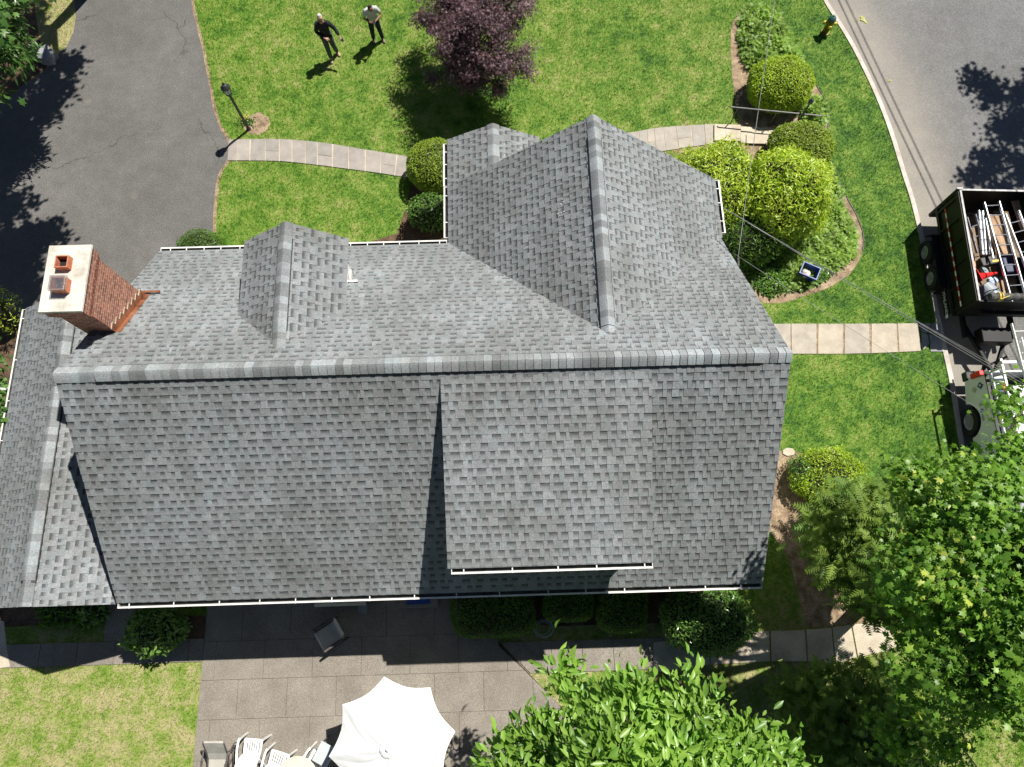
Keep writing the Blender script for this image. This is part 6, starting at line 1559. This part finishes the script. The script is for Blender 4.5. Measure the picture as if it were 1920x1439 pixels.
decal('badge_mark', 'letter', [(-.40, 1.10), (-.375, 1.12), (-.34, 1.10), (-.32, 1.17), (-.34, 1.16), (-.36, 1.18)], -.006)
for k in range(5):
    cy, cz = -.94 - k * .095, 1.17; decal('star_decal', 'decal_gold', [(cy + (.038 if j % 2 == 0 else .016) * math.sin(j * PI / 5), cz + (.038 if j % 2 == 0 else .016) * math.cos(j * PI / 5)) for j in range(10)])
text('G', .11, 'decal_dark', TK, (pinch(1.17) - .012, -.86, 1.17), face_left())
decal('square_badge', 'decal_tan', [(-.83, .98), (-.83, 1.07), (-.92, 1.07), (-.92, .98)]); decal('square_badge', 'decal_sky', [(-1.0, .985), (-1.0, 1.075), (-1.09, 1.075), (-1.09, .985)])
text('f', .10, 'letter', TK, (pinch(1.03) - .014, -1.045, 1.03), face_left()); text('yelp', .11, 'decal_dark', TK, (pinch(1.03) - .012, -1.24, 1.03), face_left())
# things carried by the truck
def W(x, y, z): return Vector((13.12, tp.y + .02, -.11)) + Matrix.Rotation(R(-.6), 3, 'Z') @ Vector((x, y, z))
ladder('white extension ladder, lower half, lying on the truck\'s rack and reaching past its tail', W(.62, -3.6, 2.21), W(.50, 1.05, 2.24), (.40, .0, 0), mat='chair', group='white ladders on the truck rack')
ladder('white extension ladder, upper half, stacked on the other ladder on the truck\'s rack', W(.66, -3.6, 2.30), W(.60, .62, 2.33), (.34, .0, 0), mat='chair', group='white ladders on the truck rack')
def bedbox(name, label, cat, c_, d_, mat, rot=0):
    mb = MB(); mb.box((0, 0, 0), d_); o = mb.build(name, M[mat], bevel=.02); o.location = W(*c_); o.rotation_euler = (0, 0, rot); return tag(o, label, cat)
bedbox('white_bucket_box', 'white box in the truck bed near the tailgate', 'box', (.40, -.30, 1.35), (.26, .22, .24), 'chair', .2)
bedbox('navy_tool_case', 'long navy tool case standing along the curb side of the truck bed', 'tool case', (.42, -.95, 1.34), (.14, .75, .26), 'navy', .05)
bedbox('orange_cloth_box', 'orange-brown box beside the white box in the truck bed', 'box', (.52, -.50, 1.40), (.14, .2, .14), 'orange', .3)
bedbox('white_lid_box', 'large white storage chest filling the middle of the truck bed', 'chest', (1.05, -1.1, 1.2), (.85, 1.3, .5), 'chair', 0)
mb = MB(); mb.tube([W(.19, -.35, 1.52), W(.19, -1.8, 1.52)], .028, 10); tag(mb.build('white_pipe', M['chair']), 'white pipe lying along the curb side rail of the truck bed', 'pipe')

# ------------------------------------------------------------------ PEOPLE
def skinmesh(name, joints, edges, mat, parent, root=0, sub=2):
    me = bpy.data.meshes.new(name); me.from_pydata([j[0] for j in joints], edges, []); me.update()
    o = bpy.data.objects.new(name, me); COL.objects.link(o)
    sk = o.modifiers.new('skin', 'SKIN'); sk.use_smooth_shade = True
    for i, j in enumerate(joints):
        v = me.skin_vertices[0].data[i]; r_ = j[1]; v.radius = r_ if isinstance(r_, tuple) else (r_, r_); v.use_root = (i == root)
    ss = o.modifiers.new('sub', 'SUBSURF'); ss.levels = sub; ss.render_levels = sub
    dg = bpy.context.evaluated_depsgraph_get(); dg.update()
    m2 = bpy.data.meshes.new_from_object(o.evaluated_get(dg)); bpy.data.objects.remove(o)
    m2.materials.clear(); m2.materials.append(M[mat]); m2.name = name
    for p_ in m2.polygons: p_.use_smooth = True
    return link(name, m2, parent)
def V3(*a): return Vector(a)
def person(label, base, rz, J, skin, top, trouser, shoe, hair, sleeve='long', hs=1.0):
    """J: joint dict in local coords (x = person's left when facing -y... picture right), faces -y"""
    t = thing('person', label, 'person', base, rz)
    def hand(js, es, wi, wrist, dirn, palmn, curl=.5, side=1):
        d = Vector(dirn).normalized(); nrm = Vector(palmn).normalized(); x = d.cross(nrm).normalized() * side
        palm = wrist + d * .055; js.append((palm, (.036, .017))); ip = len(js) - 1; es.append((wi, ip))
        kn = wrist + d * .085; js.append((kn, (.038, .015))); ik = len(js) - 1; es.append((ip, ik))
        for k, ln in enumerate((.068, .078, .072, .055)):
            a = kn + x * (.027 - .018 * k); b_ = a + (d * (1 - curl * .5) + nrm * curl * .5).normalized() * ln * .55; c_ = b_ + (d * (1 - curl) + nrm * curl).normalized() * ln * .5
            i0 = len(js); js += [(a + d * .012, .0095), (b_, .0085), (c_, .007)]; es += [(ik, i0), (i0, i0 + 1), (i0 + 1, i0 + 2)]
        i0 = len(js); a = palm + x * .034; js += [(a, .0105), (a + x * .02 + d * .035 + nrm * .01, .0095), (a + x * .022 + d * .058 + nrm * .02, .0075)]; es += [(ip, i0), (i0, i0 + 1), (i0 + 1, i0 + 2)]
    pel, wst, chs, nek, hb_, hc, ht = J['pelvis'], J['waist'], J['chest'], J['neck'], J['head0'], J['head1'], J['head2']
    js = [(pel, (.125, .10)), (wst, (.115, .085)), (chs, (.14, .10)), (nek, .052), (hb_, .062), (hc, (.080, .092)), (ht, (.062, .07))]; es = [(0, 1), (1, 2), (2, 3), (3, 4), (4, 5), (5, 6)]
    fw = J['face']; js.append((hc + fw * .085 - Vector((0, 0, .005)), .018)); es.append((5, len(js) - 1))     # nose
    js.append((hb_ + fw * .055 + (hc - hb_) * .1, .03)); es.append((4, len(js) - 1))                              # chin
    sd_ = fw.cross(ht - hb_).normalized()
    for q in (-1, 1): js.append((hc + sd_ * q * .088, .014)); es.append((5, len(js) - 1))                        # ears
    for s_ in ('L', 'R'):
        sh_, el, wr = J['sh' + s_], J['el' + s_], J['wr' + s_]; i0 = len(js)
        js += [(sh_, .058), (sh_.lerp(el, .5), .046), (el, .038), (el.lerp(wr, .4), .037), (wr, .025)]; es += [(2, i0)] + [(i0 + k, i0 + k + 1) for k in range(4)]
        hand(js, es, i0 + 4, wr, J['hd' + s_], J['hn' + s_], J.get('curl', .55), 1 if s_ == 'L' else -1)
        hp, kn_, an = J['hp' + s_], J['kn' + s_], J['an' + s_]; i0 = len(js)
        js += [(hp, .085), (hp.lerp(kn_, .5), .072), (kn_, .055), (kn_.lerp(an, .35), .055), (an, .036)]; es += [(0, i0)] + [(i0 + k, i0 + k + 1) for k in range(4)]
        tt = an + J['ft' + s_] * .16 - Vector((0, 0, .045)); js += [(an - Vector((0, 0, .03)) - J['ft' + s_] * .03, .036), (tt, (.036, .024))]; es += [(i0 + 4, i0 + 5), (i0 + 5, i0 + 6)]
    skinmesh('body', js, es, skin, t)
    # top
    g_ = .016
    js = [(pel + Vector((0, 0, -.05)), (.170, .145)), (wst, (.162, .13)), (chs, (.178, .138)), (chs.lerp(nek, .88), (.082, .078))]; es = [(0, 1), (1, 2), (2, 3)]
    for s_ in ('L', 'R'):
        sh_, el, wr = J['sh' + s_], J['el' + s_], J['wr' + s_]; i0 = len(js)
        if sleeve == 'long': js += [(sh_, .086), (sh_.lerp(el, .5), .072), (el, .062), (el.lerp(wr, .5), .056), (el.lerp(wr, .95), .042)]; es += [(2, i0)] + [(i0 + k, i0 + k + 1) for k in range(4)]
        else: js += [(sh_, .088), (sh_.lerp(el, .35), .080), (sh_.lerp(el, .75), .076)]; es += [(2, i0), (i0, i0 + 1), (i0 + 1, i0 + 2)]
    skinmesh('sweater' if sleeve == 'long' else 'tshirt', js, es, top, t)
    js = [(pel + Vector((0, 0, .0)), (.140, .115))]; es = []
    for s_ in ('L', 'R'):
        hp, kn_, an = J['hp' + s_], J['kn' + s_], J['an' + s_]; i0 = len(js)
        js += [(hp, .112), (hp.lerp(kn_, .5), .100), (kn_, .084), (kn_.lerp(an, .5), .076), (an + Vector((0, 0, .0)), .068)]; es += [(0, i0)] + [(i0 + k, i0 + k + 1) for k in range(4)]
    skinmesh('trousers', js, es, trouser, t)
    for s_ in ('L', 'R'):
        an = J['an' + s_]; f_ = J['ft' + s_]; z_ = Vector((0, 0, 1))
        skinmesh('shoe', [(an - z_ * .01 - f_ * .02, .046), (an - f_ * .03 - z_ * .045, (.045, .04)), (an + f_ * .09 - z_ * .045, (.048, .034)), (an + f_ * .17 - z_ * .052, (.042, .026))], [(0, 1), (1, 2), (2, 3)], shoe, t)
    up = (ht - hb_).normalized()
    hr_ = skinmesh('hair', [(hc - fw * .045 - up * .02, (.075, .085)), (hc - fw * .02 + up * .045, (.088, .095)), (ht + up * .005 - fw * .005, (.070, .078)), (ht + fw * .045 - up * .02, (.05, .045))], [(0, 1), (1, 2), (2, 3)], hair, t)
    for q in (-1, 1):
        mb = MB(); c_ = hc + fw * .082 + sd_ * q * .032 + up * .012; mb.lathe(c_, [(.001, -.008), (.011, -.004), (.012, .002), (.001, .007)], 8, axis=fw); mb.build('eye', M['black'], t, world=False)
    mb = MB(); c_ = hc + fw * .078 - up * .045; mb.beam(c_ - sd_ * .02, c_ + sd_ * .02, .008, .012); mb.build('mouth', M['clay'], t, world=False)
    return t
# left man: black sweater, grey trousers, right hand across the waist, left arm out with a phone
J = dict(pelvis=V3(0, 0, .93), waist=V3(0, .0, 1.08), chest=V3(0, .01, 1.32), neck=V3(0, .0, 1.47), head0=V3(0, -.02, 1.55), head1=V3(.0, -.045, 1.65), head2=V3(.0, -.04, 1.73), face=V3(.12, -.85, -.5).normalized(),
         shL=V3(.17, .0, 1.40), elL=V3(.31, .02, 1.16), wrL=V3(.42, -.12, .98), hdL=V3(.35, -.6, -.5), hnL=V3(-.6, 0, -.5),
         shR=V3(-.17, .0, 1.40), elR=V3(-.25, -.03, 1.12), wrR=V3(-.02, -.22, 1.04), hdR=V3(.95, -.2, -.1), hnR=V3(0, .2, -1),
         hpL=V3(.09, 0, .88), knL=V3(.12, -.0, .50), anL=V3(.15, .12, .085), ftL=V3(.45, -.85, 0).normalized(), hpR=V3(-.09, 0, .88), knR=V3(-.07, -.06, .50), anR=V3(-.05, -.12, .085), ftR=V3(.05, -1, 0).normalized())
pb = at(618, 109); pp1 = person('white-haired man in black sweater and grey trousers standing on the lawn', (pb.x + .12, pb.y + .04, 0), R(4), J, 'skin', 'sweater', 'greytrouser', 'tan', 'whitehair'); pp1.scale = (1.06,) * 3
def held(label, base, rz, loc, rot, dims=(.075, .15, .009)):
    t = thing('phone', label, 'phone', Vector(base) + Matrix.Rotation(rz, 3, 'Z') @ Vector(loc), rz)
    m_ = Matrix.Rotation(rot[2], 3, 'Z') @ Matrix.Rotation(rot[0], 3, 'X'); mb = MB(); mb.box((0, 0, 0), dims, mat=m_); mb.build('case', M['black'], t, world=False, bevel=.003)
    mb = MB(); mb.box(m_ @ Vector((0, 0, dims[2] / 2 + .001)), (dims[0] - .008, dims[1] - .008, .002), mat=m_); mb.build('screen', M['glass'], t, world=False)
held('dark phone in the outstretched hand of the white-haired man', (pb.x + .12, pb.y + .04, 0), R(4), (.485 * 1.06, -.20 * 1.06, .91 * 1.06), (R(30), 0, R(30)))
J = dict(pelvis=V3(0, .02, .93), waist=V3(0, .03, 1.08), chest=V3(-.01, -.0, 1.31), neck=V3(-.02, -.07, 1.45), head0=V3(-.02, -.11, 1.51), head1=V3(-.02, -.18, 1.585), head2=V3(-.02, -.20, 1.665), face=V3(.15, -.60, -.85).normalized(),
         shL=V3(.17, -.02, 1.38), elL=V3(.29, -.06, 1.12), wrL=V3(.06, -.26, 1.12), hdL=V3(-.9, -.3, .1), hnL=V3(0, -.2, 1),
         shR=V3(-.19, -.02, 1.38), elR=V3(-.28, -.04, 1.12), wrR=V3(-.10, -.27, 1.10), hdR=V3(.85, -.3, .05), hnR=V3(0, -.2, 1),
         hpL=V3(.09, .02, .88), knL=V3(.13, .0, .50), anL=V3(.17, -.03, .085), ftL=V3(.12, -1, 0).normalized(), hpR=V3(-.09, .02, .88), knR=V3(-.12, -.0, .50), anR=V3(-.13, .06, .085), ftR=V3(-.2, -.9, 0).normalized())
pc = at(709, 77); person('dark-haired man in pale grey T-shirt and dark jeans looking down at a phone', (pc.x, pc.y, 0), R(18), J, 'darkskin', 'tee', 'jeans', 'greyshoe', 'darkhair', 'short')
held('phone held in both hands by the man in the pale T-shirt', (pc.x, pc.y, 0), R(18), (-.02, -.33, 1.15), (R(20), 0, R(-15)))
